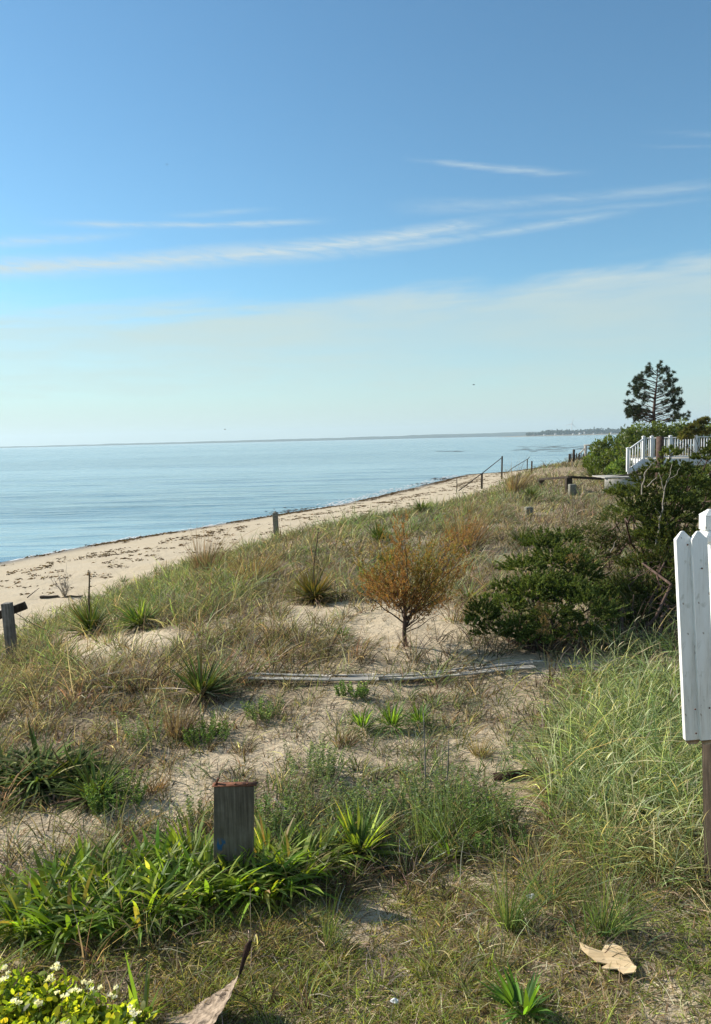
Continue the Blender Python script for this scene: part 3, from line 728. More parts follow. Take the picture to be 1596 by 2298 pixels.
def herb(label, px, py, h, r, cols, n=40, name='silvery_weed', cat='weed', leafL=.03):
    c = ground(px, py); mb = MB()
    a = RNG.uniform(0, 6.283, n); q = np.sqrt(RNG.random(n))*r
    for i in range(n):
        p0 = c+np.array([math.cos(a[i])*q[i], math.sin(a[i])*q[i], 0]); hh_ = h*RNG.uniform(.55, 1.1)
        d = np.array([math.cos(a[i])*.35*q[i]/r+RNG.normal(0, .1), math.sin(a[i])*.35*q[i]/r+RNG.normal(0, .1), 1])
        tt = np.linspace(.08, 1, 15); pts = p0+d*hh_*tt[:, None]
        mb.blades(p0[None], d[None], np.zeros((1, 3)), hh_*1.0, .005, np.array(cols[0][:3])*.6, 2)
        b_ = RNG.uniform(0, 6.283, (15, 3)).ravel(); P = np.repeat(pts, 3, 0); N = len(P)
        mb.blades(P, np.stack([np.cos(b_), np.sin(b_), .8+0*b_], 1), np.stack([0*b_, 0*b_, -.2+0*b_], 1), leafL*RNG.uniform(.7, 1.3, N), .0085, pick(cols, N), 2, 'leaf')
    o = mb.build(name, M_GRASS, None, c); return tag(o, label, cat, 'leafy weeds on the sand')
HS = [(.17, .22, .11, 3), (.13, .18, .08, 2), (.22, .26, .15, 1)]; HG = [(.10, .17, .05, 3), (.14, .21, .06, 2)]
herb('low dark green weed mound left of the reddish tussock middle ground', 465, 1662, .20, .22, HG, 50)
herb('tall feathery weed in brown grass left of the reddish tussock', 322, 1672, .34, .18, HS, 30)
herb('silvery weed patch in the middle of the sand', 700, 1742, .26, .22, HS, 44)
herb('silvery weed patch right of the dark post top', 745, 1850, .24, .30, HS, 60)
herb('silvery weed patch at the foot of the twin grey stalks', 900, 1870, .30, .34, HS, 70)
herb('silvery weed patch between the stalks and the rusty strip', 1000, 1800, .28, .26, HS, 46)
herb('green weed patch just right of the dark post', 600, 1860, .30, .20, HS+HG, 50)
herb('green weed at the foot of the large dark yucca', 265, 1810, .24, .22, HG, 50)
herb('small green weed mound below the lath roll', 590, 1612, .20, .18, HG+HS, 34)
herb('small round green weed below the right end of the lath roll', 790, 1560, .14, .2, HG, 36)
herb('dark green low weed in the shade beside the straw tussock', 1110, 1900, .20, .22, HG, 50)
herb('small pale weed on sand left of the dark post', 445, 1850, .22, .10, HS, 14)
herb('green weed mound between the grey stalks and the tall grass', 1080, 1850, .34, .24, HS+HG, 50)
herb('olive weed just behind the yellow green yucca', 835, 1830, .26, .22, HS, 40)

# shrubs made of feathery sprays
def plume(mb, p, d, L, n, cols, leaf=.05, w_=.012, spread=.75):
    d = d/np.linalg.norm(d); t = RNG.random(n)**.8
    P = p+d*(t*L)[:, None]; rv = RNG.normal(0, 1, (n, 3))
    d0 = d+nrm(rv)*spread
    mb.blades(P, d0, np.zeros((n, 3))+np.array([0, 0, .08]), leaf*(1.15-.5*t)*RNG.uniform(.6, 1.2, n), w_, pick(cols, n, .22), 2, 'leaf')
def lobes(mb, L, cols, per=26, nl=34, leaf=.06, w_=.014, upb=.35, dens=1.0, plen=.45, refr=.33):
    """L: list of (centre, rx, ry, rz)"""
    for c, rx, ry, rz in L:
        n = max(10, int(per*dens*(rx/refr)**1.4*RNG.uniform(.65, 1.15)))
        rx, ry, rz = rx*RNG.uniform(.8, 1.35), ry*RNG.uniform(.8, 1.2), rz*RNG.uniform(.65, 1.1)
        u = nrm(RNG.normal(0, 1, (n, 3))); u[:, 2] = np.abs(u[:, 2])*.9+u[:, 2]*.1-.15; u = nrm(u)
        rr = np.array([rx, ry, rz]); 
        cm = np.exp(RNG.normal(0, .22)); ccs = [(a*cm, b_*cm, c_*cm, d_) for a, b_, c_, d_ in cols]
        for i in range(n):
            s_ = RNG.uniform(.35, .8); p = c+u[i]*rr*s_
            d = u[i]*rr; d = d/np.linalg.norm(d)+np.array([0, 0, upb])+RNG.normal(0, .15, 3)
            plume(mb, p, d, RNG.uniform(.6, 1.9)*plen*rr.min(), nl, ccs, leaf, w_)
def branch(mb, p0, p1, r0, r1, wob=.06, n=7, col=(.5, .5, .5), sides=5):
    t = np.linspace(0, 1, n); p0 = np.asarray(p0); p1 = np.asarray(p1); L = np.linalg.norm(p1-p0)
    nz = RNG.normal(0, wob*L, (n, 3)); nz = (nz+np.roll(nz, 1, 0))/2*np.sin(t*np.pi)[:, None]
    pts = p0+(p1-p0)*t[:, None]+nz; mb.tube(pts, r0+(r1-r0)*t, sides, col); return pts

# dying brown sapling
c = ground(911, 1450)
t = thing('brown_sapling', 'small dying orange brown juniper sapling on bare sand', 'sapling', c)
br = MB(); fo = MB()
dz = 10.3
def sp_(px, py, dd=0): 
    D0 = (c-CAM)@FW; return PD(px, py, D0+dd)
trunk = branch(br, c-[0, 0, .05], sp_(908, 1360), .032, .026, .02, 7, sides=8)
top = sp_(908, 1360)
JB = [(.28, .14, .055, 3), (.22, .12, .045, 2), (.38, .20, .09, 1.5), (.20, .15, .05, 1.4)]
JO = [(.24, .19, .055, 3), (.32, .18, .06, 2), (.17, .15, .045, 1)]
tgt = []
for px0, py0, s_, oliv in [(815,1318,.9,0),(850,1325,1,0),(868,1290,1,0),(845,1280,.8,1),(890,1320,1,0),(905,1270,1,0),(895,1225,.9,0),(900,1195,.6,0),(925,1245,.9,1),(935,1300,1,1),(960,1270,1,1),(975,1325,1,0),(985,1290,1,1),(1005,1310,.8,1),(1010,1255,.9,1),(1025,1225,.8,1),(1015,1200,.6,0),(1000,1345,.7,0),(950,1345,.8,0),(955,1380,.5,0),(870,1330,.9,0),(830,1300,.8,0),(915,1330,.9,0),(880,1250,.7,1),(1030,1280,.6,0),(965,1225,.7,1),(860,1225,.5,1),(1040,1240,.6,0),(1048,1205,.5,0),(1035,1190,.4,0),(905,1185,.5,0),(812,1270,.6,1),(990,1230,.6,1)]:
    dd = RNG.uniform(-.5, .5); e = sp_(px0, py0, dd)
    st = trunk[RNG.integers(3, 7)] if px0 > 930 or RNG.random() < .5 else top
    mid = st+(e-st)*.5+np.array([0, 0, -.06])
    tt = np.linspace(0, 1, 6)[:, None]; pts = (1-tt)**2*st+2*tt*(1-tt)*mid+tt**2*e+np.sin(tt*np.pi)*RNG.normal(0, .035, (6, 3))
    br.tube(pts, np.linspace(.009, .003, 6), 5)
    cols = JO if oliv else JB
    for j in range(int(50*s_)):
        q = RNG.uniform(.45, 1.1); p = (1-q)**2*st+2*q*(1-q)*mid+q*q*e+RNG.normal(0, .075, 3)
        plume(fo, p, (e-st)*.8+np.array([0, 0, .45])+RNG.normal(0, .35, 3), RNG.uniform(.07, .18), 20, cols, .036, .0085, .9)
branch(br, sp_(907, 1398), sp_(820, 1335, -.2), .012, .004, .03); branch(br, sp_(912, 1385), sp_(985, 1340, .1), .014, .006, .02)
branch(br, sp_(912, 1412), sp_(962, 1378, -.2), .009, .003, .03); branch(br, sp_(913, 1418), sp_(985, 1378, .1), .008, .003, .03)
br.build('trunk', M_BARK, t, c); fo.build('foliage', M_GRASS, t, c)

# dark juniper shrub mass
JD = [(.045, .075, .025, 3), (.06, .10, .03, 2), (.035, .055, .022, 2)]
JM = [(.10, .14, .038, 3), (.15, .185, .05, 2), (.055, .08, .025, 1.6)]
JX = [(.20, .14, .06, 3), (.14, .10, .05, 2)]
def shrub(name, label, cat, base_px, depth, L, cols, per, nl, leaf, w_, group, trunks=5, mat=None, bark=None, upb=.35, plen=.45, extra=None):
    c = ground(*base_px); t = thing(name, label, cat, c, group)
    fo = MB(); br = MB(); LL = []
    for (px0, py0, dd, r) in L:
        p = PD(px0, py0, depth+dd); rr = r*(depth+dd)/F_PX
        gz = hz(p[0], p[1]); p[2] = max(p[2], gz+rr*.35); LL.append((p, rr, rr*RNG.uniform(.8, 1.1), rr*RNG.uniform(.7, .95)))
    lobes(fo, LL, cols, per, nl, leaf, w_, upb, plen=plen)
    for k in range(len(LL)):
        base = c+RNG.normal(0, .12, 3)*[1, 1, 0]; branch(br, base-[0, 0, .05], LL[k][0], .028*trunks/5, .008, .09)
    if extra: extra(fo, br)
    br.build('branches', bark or M_BARK, t, c); fo.build('foliage', mat or M_CONIF, t, c); return t
def brownbits(fo, br):
    for px0, py0 in ((1218, 1375), (1222, 1400), (1215, 1350), (1290, 1240)):
        for j in range(14): plume(fo, PD(px0+RNG.normal(0, 6), py0, 9.5), np.array([0, -.3, -.6])+RNG.normal(0, .4, 3), .14, 14, JX, .04, .008)
shrub('juniper_shrub', 'dark green spreading juniper shrub right of the brown sapling', 'juniper', (1230, 1455), 10.3,
      [(1085,1385,-.3,40),(1110,1420,-.4,44),(1140,1370,0,44),(1135,1320,.3,34),(1160,1420,-.5,48),(1185,1345,.1,56),(1175,1275,.8,52),(1210,1225,1.2,46),(1240,1262,.9,60),(1225,1320,.2,56),(1270,1215,1.4,44),(1290,1270,.8,56),(1240,1390,-.5,60),(1280,1340,0,60),(1310,1300,.6,50),(1320,1385,-.4,62),(1200,1435,-.6,36),(1290,1430,-.5,44),(1345,1340,.1,50),(1060,1400,-.4,22),(1340,1430,-.4,42),(1100,1345,.3,20),(1250,1340,.3,70)],
      JM, 125, 48, .040, .0115, 'juniper shrubs', extra=brownbits)
def deadtwigs(fo, br):
    for k in range(26):
        p = PD(RNG.uniform(1360, 1520), RNG.uniform(1290, 1400), 11+RNG.uniform(-.8, .4)); branch(br, p, p+RNG.normal(0, .3, 3), .008, .002, .1, 5)
shrub('juniper_shrub', 'shadowy olive juniper thicket left of the white picket railing', 'juniper', (1440, 1450), 11.5,
      [(1375,1400,-.6,60),(1430,1420,-.8,58),(1480,1410,-.6,60),(1395,1330,0,60),(1450,1340,-.2,66),(1500,1340,-.2,60),(1540,1380,-.6,66),(1560,1300,0,62),(1480,1270,.4,60),(1430,1270,.6,50),(1520,1230,.8,66),(1580,1240,.5,60),(1600,1350,-.4,70),(1480,1200,1.2,46),(1580,1420,-.5,60),(1650,1320,0,80),(1510,1440,-.8,40),(1400,1445,-1,34),(1455,1450,-1,34),(1550,1440,-.9,44),(1600,1440,-.9,44),(1370,1350,.6,60),(1420,1380,.6,70),(1500,1390,.6,70),(1570,1370,.8,70)],
      [(.08, .11, .034, 3), (.12, .145, .042, 2), (.14, .105, .05, 1), (.05, .068, .024, 1.6)], 100, 44, .044, .012, 'juniper shrubs', extra=deadtwigs)
shrub('juniper_shrub', 'thin brownish juniper scrub behind the dark spreading one', 'juniper', (1370, 1260), 14.5,
      [(1330,1200,0,44),(1380,1170,.2,48),(1430,1160,.5,46),(1400,1220,0,50),(1345,1250,0,40),(1400,1110,1.2,34),(1355,1225,0,44),(1440,1220,0,46)],
      [(.09, .115, .04, 3), (.14, .11, .055, 1.6), (.065, .09, .033, 2)], 80, 34, .044, .010, 'juniper shrubs')
# leaning juniper tree with bleached dead limbs
c = ground(1478, 1300)
t = thing('juniper_tree', 'leaning juniper tree with bleached dead limbs in front of the deck', 'juniper', c, 'juniper shrubs')
DJ = 12.6; fo = MB(); br = MB(); dl = MB()
L = [(1385,1105,.4,26),(1420,1115,.2,36),(1440,1080,.2,34),(1470,1100,.2,44),(1515,1125,0,50),(1545,1090,.3,48),(1500,1170,0,54),(1545,1160,0,54),(1580,1130,.4,50),(1450,1150,.3,46),(1480,1045,.1,20),(1505,1020,.1,26),(1530,1045,.2,20),(1575,1030,.2,24),(1595,1015,.3,22),(1625,1000,.3,30),(1500,1060,.1,30),(1545,1062,.1,22),(1490,1230,-.1,50),(1540,1215,-.1,50),(1455,1060,0,20),(1600,1080,.5,44),(1640,1100,.5,60),(1470,1200,0,40),(1410,1150,.3,36)]
LL = []
for a_, b_, dd, r in L:
    p = PD(a_, b_, DJ+dd); rr = r*DJ/F_PX; LL.append((p, rr, rr, rr*.8))
lobes(fo, LL, [(.09, .12, .033, 3), (.14, .16, .045, 2), (.055, .072, .024, 1.6)], 100, 40, .046, .012)
for p, *_ in LL: branch(br, c+RNG.normal(0, .1, 3)*[1, 1, 0]+[0, 0, .5*RNG.random()], p, .030, .008, .08)
def J(a_, b_, dd=-.22): return PD(a_, b_, DJ+dd)
LIMBS = [[((1472,1225),(1484,1155),.020,.015,.05),((1484,1155),(1495,1085),.015,.011,.05),((1495,1085),(1508,1040),.010,.004,.05),((1485,1078),(1478,1060),.010,.005,.04),((1490,1100),(1485,1075),.012,.008,.04),((1495,1085),(1525,1050),.010,.004,.04),((1484,1155),(1470,1140),.007,.003,.04),((1488,1130),(1510,1118),.007,.003,.04),((1475,1215),(1500,1195),.006,.003,.05)],
         [((1440,1110),(1440,1098),.014,.013,.02),((1440,1100),(1447,1060),.014,.009,.04),((1447,1060),(1475,1030),.010,.004,.05)], [((1452,1092),(1474,1070),.014,.006,.02)], [((1345,1290),(1358,1265),.012,.005,.04)], [((1370,1240),(1380,1215),.012,.005,.04)]]
for lm in LIMBS:
    dl = MB()
    for p_, q_, ra, rb, wo_ in lm: branch(dl, J(*p_), J(*q_), ra*.72, rb*.72, wo_*1.3)
    dl.build('dead_limb', M_DEADWOOD, t, c)
branch(br, c, J(1478, 1225), .06, .03, .03, sides=7)
br.build('trunk', M_BARK, t, c); fo.build('foliage', M_CONIF, t, c)

# leafy green shrubs behind the deck
def leafy(label, lob, depth, cols, per, leaf, name='bayberry_shrub', cat='shrub', group='leafy shrubs beyond the deck', yofs=0):
    LL = []
    for a_, b_, dd, r in lob:
        p = PD(a_, b_+yofs, depth+dd); LL.append((p, r*(depth+dd)/F_PX))
    cx = np.mean([p for p, _ in LL], 0); c = np.array([cx[0], cx[1], hz(cx[0], cx[1])])
    t = thing(name, label, cat, c, group); fo = MB(); br = MB()
    for p, r in LL:
        n = per; u = nrm(RNG.normal(0, 1, (n, 3)))
        # sub-clusters
        k = 26; su = nrm(RNG.normal(0, 1, (k, 3))); sc = p+su*r*RNG.uniform(.55, .95, (k, 1))
        kk = RNG.integers(0, k, n); P = sc[kk]+u*r*.26*RNG.uniform(.6, 1.1, (n, 1))
        d0 = u+np.array([0, 0, .5])+RNG.normal(0, .3, (n, 3))
        cm = np.exp(RNG.normal(0, .16, (k, 1)))
        fo.blades(P, d0, np.zeros((n, 3)), leaf*RNG.uniform(.7, 1.2, n), leaf*.48, pick(cols, n, .16)*cm[kk], 2, 'oval')
        branch(br, c, p, .04, .012, .05)
    br.build('branches', M_BARK, t, c); fo.build('foliage', M_SHRUB, t, c)
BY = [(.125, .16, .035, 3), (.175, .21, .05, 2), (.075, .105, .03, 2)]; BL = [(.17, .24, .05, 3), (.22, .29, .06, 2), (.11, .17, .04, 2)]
leafy('rounded green shrub falling to the beach side left of the deck stairs', [(1330,1030,0,22),(1350,1012,0,26),(1380,1000,0,28),(1408,985,.5,26),(1365,1035,-1,26),(1395,1025,-1,30),(1340,1045,-1,20),(1325,1040,0,16),(1400,1000,1,26),(1420,978,1,20),(1350,1030,1,24)], 42, BY, 1000, .13)
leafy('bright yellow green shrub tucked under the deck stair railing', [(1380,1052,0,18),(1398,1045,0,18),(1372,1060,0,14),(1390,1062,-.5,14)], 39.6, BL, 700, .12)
leafy('green shrub crown behind the upper newel at the stair top', [(1430,985,0,28),(1465,985,0,30),(1440,1005,0,30),(1480,1000,0,30)], 44, BY, 900, .13, yofs=-9)
leafy('green shrub row directly under the pine trunk and right of it', [(1500,982,0,28),(1535,980,0,28),(1570,985,0,30),(1605,980,0,32),(1520,1000,0,30),(1560,1005,0,30),(1600,1010,0,32),(1645,990,0,36)], 44, BY, 1000, .14, yofs=-9)
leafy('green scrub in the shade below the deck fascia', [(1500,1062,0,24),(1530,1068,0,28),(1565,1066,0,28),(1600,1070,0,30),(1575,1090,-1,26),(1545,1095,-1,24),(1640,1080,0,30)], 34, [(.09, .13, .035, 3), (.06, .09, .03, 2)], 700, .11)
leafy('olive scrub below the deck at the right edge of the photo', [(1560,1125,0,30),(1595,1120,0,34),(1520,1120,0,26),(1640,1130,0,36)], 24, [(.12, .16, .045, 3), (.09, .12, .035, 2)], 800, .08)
# twiggy juniper poking above the shrub row
shrub('juniper_shrub', 'ragged juniper tip rising above the shrub row at the right edge', 'juniper', (1575, 1065), 30,
      [(1545,975,0,16),(1560,962,0,14),(1572,952,0,12),(1585,945,0,9),(1575,975,0,20),(1540,985,0,16)], [(.12, .13, .045, 3), (.17, .15, .06, 2)], 46, 26, .14, .03, 'juniper shrubs', upb=.5)

# pine tree
c0 = PD(1468, 965, 58); c = np.array([c0[0], c0[1], hz(c0[0], c0[1])])
t = thing('pine_tree', 'lone dark pine tree with bare lower limbs against the sky', 'pine', c)
br = MB(); fo = MB()
def Q(a_, b_, dd=0): return PD(a_, b_, 58+dd)
tp = [c, Q(1468, 960), Q(1467, 925), Q(1470, 890), Q(1474, 855), Q(1476, 822)]
tp = np.array(tp); br.tube(tp, [.17, .15, .12, .09, .05, .02], 8)
tips = []
# outline of the crown: left and right reach by height
hy = np.array([818, 830, 845, 860, 880, 900, 915, 928, 940]); lft = np.array([1466, 1450, 1426, 1418, 1412, 1410, 1406, 1402, 1420]); rgt = np.array([1486, 1506, 1512, 1518, 1530, 1535, 1545, 1558, 1540])
for k in range(96):
    yy = 820+120*RNG.random()**.8; sd_ = RNG.choice([-1, 1]); a_ = RNG.uniform(-1.2, 1.2)
    lim = np.interp(yy, hy, lft) if sd_ < 0 else np.interp(yy, hy, rgt)
    reach = (lim-1470)*RNG.uniform(.5, 1.08)*math.cos(a_*.6); dd = math.sin(a_)*abs(lim-1470)*58/F_PX*.9
    e = Q(1470+reach, yy, dd); q = np.clip((yy+14-960)/(822-960), 0, 1); st = tp[1]+(tp[-1]-tp[1])*q
    pts = branch(br, st, e, .03, .012, .06, 6, sides=4)
    if yy > 925 and abs(reach) < 45: continue
    tips.append(pts[-1])
    for j in range(2): tips.append(pts[RNG.integers(3, 6)]+RNG.normal(0, .14, 3))
for a0, a1 in (((1468,935),(1432,945)),((1468,945),(1425,942)),((1470,940),(1512,945)),((1470,930),(1520,938)),((1468,938),(1436,952)),((1469,935),(1500,925))):
    pts = branch(br, Q(*a0), Q(*a1), .035, .01, .05, 6, sides=4)
    for j in range(3): branch(br, pts[3+j-1], pts[3+j-1]+RNG.normal(0, .35, 3), .012, .005, .05, 4, sides=4)
for p in tips:
    for j in range(4):
        q = p+RNG.normal(0, .075, 3); n = 20
        d0 = nrm(RNG.normal(0, 1, (n, 3)))+np.array([0, 0, .35])
        fo.blades(np.tile(q, (n, 1)), d0, np.zeros((n, 3)), RNG.uniform(.13, .23, n), .034, pick([(.028, .045, .026, 3), (.045, .06, .032, 2), (.06, .055, .035, 1)], n), 2)
br.build('trunk', M_BARK, t, c); fo.build('crown', M_CONIF, t, c)

# white flowering shrub, bottom left
def flowering():
    c = ground(90, 2290); t = thing('flowering_shrub', 'low yellow green shrub with small white blossoms at the bottom left', 'shrub', c)
    fo = MB(); fl = MB(); br = MB()
    for k in range(420):
        a_ = RNG.uniform(-180, 330); lim = np.interp(a_, [-180, 0, 90, 180, 260, 330], [2195, 2212, 2218, 2238, 2262, 2310])
        b_ = RNG.uniform(lim, 2420); g0 = ground(a_, min(b_+60, 2420))
        s = g0+np.array([0, 0, RNG.uniform(.06, .22)])+RNG.normal(0, .02, 3)
        branch(br, np.array([g0[0], g0[1], g0[2]]), s, .003, .0015, .05, 4, sides=3)
        n = 13; a = RNG.uniform(0, 6.283, n)
        d0 = np.stack([np.cos(a), np.sin(a), RNG.uniform(.1, 1.4, n)], 1)
        fo.blades(s+RNG.normal(0, .018, (n, 3)), d0, np.zeros((n, 3))+[0, 0, -.15], RNG.uniform(.022, .06, n), RNG.uniform(.013, .03, n), pick([(.30, .36, .05, 3), (.20, .27, .05, 2), (.10, .15, .04, 2), (.42, .42, .08, .7)], n), 4, 'oval')
    for (a_, b_) in [(a, b_+14) for a, b_ in [(12,2172),(22,2180),(5,2190),(32,2196),(120,2158),(130,2150),(105,2182),(170,2205),(160,2212),(178,2210),(190,2200),(215,2212),(225,2222),(232,2216),(255,2222),(270,2242),(305,2262),(312,2268),(298,2272),(205,2265),(150,2290),(180,2292),(90,2250),(60,2215),(140,2235),(240,2285),(40,2240)]][::2]:
        g0 = ground(a_, b_+55); s = PD(a_, b_-6, (g0-CAM)@FW-.22)
        branch(br, g0, s, .003, .0015, .05, 4, sides=3)
        for j in range(RNG.integers(2, 5)):
            q = s+RNG.normal(0, .016, 3); n = 5; a = np.arange(5)*1.2566+RNG.random()
            fl.blades(np.tile(q, (5, 1)), np.stack([np.cos(a), np.sin(a)-.2, .5+0*a], 1), np.zeros((5, 3)), .015, .014, (.86, .82, .74), 3, 'oval')
    br.build('stems', M_BARK, t, c); fo.build('foliage', M_LEAF, t, c); fl.build('blossoms', M_GRASS, t, c)
flowering()
# leafless bush on the beach and small sprigs
c = ground(146, 1338); br = MB()
for k in range(16):
    e = c+np.array([RNG.normal(0, .22), RNG.normal(0, .22), RNG.uniform(.35, .8)]); pts = branch(br, c, e, .012, .004, .08, 6)
    for j in range(3): branch(br, pts[2+j], pts[2+j]+RNG.normal(0, .16, 3)+[0, 0, .12], .006, .002, .06, 4, sides=4)
tag(br.build('bare_bush', M_DEADWOOD, None, c), 'small leafless grey bush on the edge of the beach', 'bush')
c = ground(90, 1343); br = MB(); e = ground(185, 1340)
t_ = np.linspace(0, 1, 9)[:, None]; br.tube(c+(e-c)*t_+[0, 0, .05]+RNG.normal(0, .03, (9, 3)), np.linspace(.05, .02, 9), 7)
br.tube(c+(e-c)*.1*t_[::-1]*-3+[0, 0, .05]+t_*[0, 0, .3], np.linspace(.02, .008, 9), 5)
tag(br.build('driftwood', M_DARKWOOD, None, c), 'dark driftwood log lying where grass meets the beach', 'driftwood')
c = ground(672, 1878); br = MB(); e = ground(618, 1828)
br.tube(c+(e-c)*t_+t_*[0, 0, .10]+[0, 0, .03]+np.sin(t_*3)*[0, 0, .03], np.linspace(.010, .008, 9), 7)
tag(br.build('stick', M_WEATHER, None, c), 'bent grey stick lying behind the lily bed', 'stick')
for px0, y0, y1, lx, lab, x1 in ((955, 1800, 1600, .0, 'left of the twin thin grey stalks rising from the weeds', 949), (1000, 1790, 1660, 0, 'right and shorter of the twin thin grey stalks', 1006)):
    c = ground(px0, y0); e = PD(x1, y1, (c-CAM)@FW); mb = MB(); tt = np.linspace(0, 1, 8)[:, None]
    mb.tube(c+(e-c)*tt+np.sin(tt*2.5)*[.008, 0, 0], np.linspace(.007, .004, 8), 6)
    tag(mb.build('dry_stalk', M_WEATHER, None, c), lab, 'stalk', 'dry stalks in the weeds')
# far twiggy plant on the dune ridge
c = ground(1222, 1033); mb = MB(); fo = MB()
t = thing('ridge_weed', 'spindly weed silhouetted against the sea on the dune ridge', 'weed', c)
for k in range(4):
    e = c+np.array([RNG.uniform(-.6, .6), 0, RNG.uniform(.9, 1.7)]); pts = branch(mb, c, e, .02, .01, .04)
    P = pts[RNG.integers(2, 7, 14)]+RNG.normal(0, .05, (14, 3)); fo.blades(P, RNG.normal(0, 1, (14, 3)), np.zeros((14, 3)), .2, .09, pick([(.05, .06, .04, 1)], 14), 2, 'leaf')
mb.build('stem', M_BARK, t, c); fo.build('leaves', M_DRY, t, c)

# ------------------------------------------------------------------ seaweed wrack along the beach, and foam
wr = MB()
def along(L, n, off0, off1, y0, y1, jitter=.35):
    seg = [(L[i], L[i+1]) for i in range(len(L)-1) if L[i+1][1] > y0 and L[i][1] < y1]
    ln = np.array([np.linalg.norm(b_-a_) for a_, b_ in seg]); k = RNG.choice(len(seg), n, p=ln/ln.sum()); u = RNG.random(n)
    A = np.array([s[0] for s in seg])[k]; B = np.array([s[1] for s in seg])[k]; d = nrm(B-A); nr = np.stack([d[:, 1], -d[:, 0]], 1)
    P = A+(B-A)*u[:, None]; o = RNG.uniform(off0, off1, n)+jitter*RNG.normal(0, 1, n)
    return P+nr*o[:, None]
pts = np.vstack([along(SH, 2600, .6, 1.4, 25, 130, .4), along(SH, 900, 1.2, 3.5, 30, 130, .8), along(SH, 1300, 6.0, 7.2, 25, 110, .8), along(SH, 700, 7.5, 12.5, 20, 80, 1.2)])
keepn = vnoise(pts[:, 0]*.7, pts[:, 1]*.5, 61)+.4*vnoise(pts[:, 0]*2.5, pts[:, 1]*2, 62) > -.05
pts = pts[keepn]; zz, dd_, ss_ = height(pts[:, 0], pts[:, 1], True); k = (dd_ < .5) & (ss_ > .2); pts, zz = pts[k], zz[k]
for (a_, b_), z0 in zip(pts, zz):
    n = 9; s_ = RNG.uniform(.04, .22)
    an = RNG.uniform(0, 6.283, n); P = np.stack([a_+RNG.normal(0, s_, n), b_+RNG.normal(0, s_, n), z0+RNG.uniform(0, .05, n)], 1)
    wr.blades(P, np.stack([np.cos(an), np.sin(an), RNG.uniform(-.1, .4, n)], 1), np.stack([0*an, 0*an, -.3+0*an], 1), RNG.uniform(.06, .20, n), .045, pick([(.10, .065, .035, 3), (.17, .11, .055, 2), (.05, .035, .025, 2), (.28, .19, .10, .6)], n), 2, 'leaf')
o = wr.build('seaweed_wrack', M_DRY); o['kind'] = 'stuff'
fm = MB(); pts = np.vstack([along(SH, 240, -.1, .35, 40, 75, .10), along(SH, 420, -2.0, -.1, 68, 115, .3)])
N = len(pts); an = RNG.uniform(-.3, .3, N)+1.15
fm.blades(np.stack([pts[:, 0], pts[:, 1], 0*an+SEA+.03], 1), np.stack([np.cos(an), np.sin(an), 0*an+.02], 1), np.stack([0*an, 0*an, 0*an], 1), RNG.uniform(.3, 1.1, N), RNG.uniform(.06, .2, N), (.72, .75, .76), 3, 'leaf', side=np.tile([[.91, -.41, 0.02]], (N, 1)))
o = fm.build('foam', M_WHT); o['kind'] = 'stuff'
# dark surf-washed rocks/weed bar at the water edge
bar = MB()
for px0, py0, n in ((645, 1151, 60), (672, 1146, 70), (990, 1075, 80), (955, 1086, 50)):
    x0, y0 = unproj_plane(px0, py0, SEA)
    P = np.stack([x0+RNG.normal(0, .9, n), y0+RNG.normal(0, 1.6, n), 0*np.zeros(n)+SEA+RNG.uniform(.03, .12, n)], 1); an = RNG.uniform(0, 6.283, n)
    bar.blades(P, np.stack([np.cos(an), np.sin(an), .0+0*an], 1), np.stack([0*an, 0*an, 0*an], 1), .35, .16, pick([(.06, .045, .035, 2), (.11, .08, .06, 1)], n), 2, 'leaf', side=np.stack([-np.sin(an), np.cos(an), 0*an+.3], 1))
o = bar.build('weed_in_surf', M_DRY); o['kind'] = 'stuff'

# ------------------------------------------------------------------ posts, rails and boards
def post_px(mb, px, ytop, ybase, w_, d_=None, lean=0.0, rnd=False, bury=.1):
    c = ground(px, ybase); D = (c-CAM)@FW; tp_ = PD(px+lean, ytop, D); tp_ = np.array([c[0]+(tp_[0]-c[0]), c[1], tp_[2]])
    # same upright plane
    if rnd: mb.tube(np.array([c-[0, 0, bury], c+(tp_-c)*.5, tp_]), w_/2, 10)
    else: mb.beam(c-[0, 0, bury], tp_, w_, d_ or w_, up=(0, 1, 0))
    return c, tp_
# dark wide post with rusty cap plate in the lily bed
c = ground(522, 1985); D = (c-CAM)@FW
t = thing('wide_post', 'wide dark wooden post with rusty metal cap in the lily bed', 'post', c)
tp_ = PD(525.5, 1750, D); W_ = 88*D/F_PX
mb = MB(); mb.beam([0, 0, -.15], np.array([tp_[0]-c[0]+.012, 0, tp_[2]-c[2]]), W_, .042, up=(0, 1, 0))
ob = mb.build('post', M_PLANK, t, None, .004); ob.location = (0, 0, 0)
mb = MB(); hz_ = tp_[2]-c[2]; mb.box([tp_[0]-c[0]+.016, 0, hz_+.004], W_+.03, .055, .005)
mb.box([tp_[0]-c[0]-.10, .01, hz_+.022], .014, .02, .04, np.array(Matrix.Rotation(.4, 3, 'Y')))
for q in (-.11, .02, .1): mb.box([tp_[0]-c[0]+q, -.01, hz_+.010], .012, .012, .008)
ob = mb.build('cap_plate', M_RUST, t, None, 0); ob.location = (0, 0, 0)
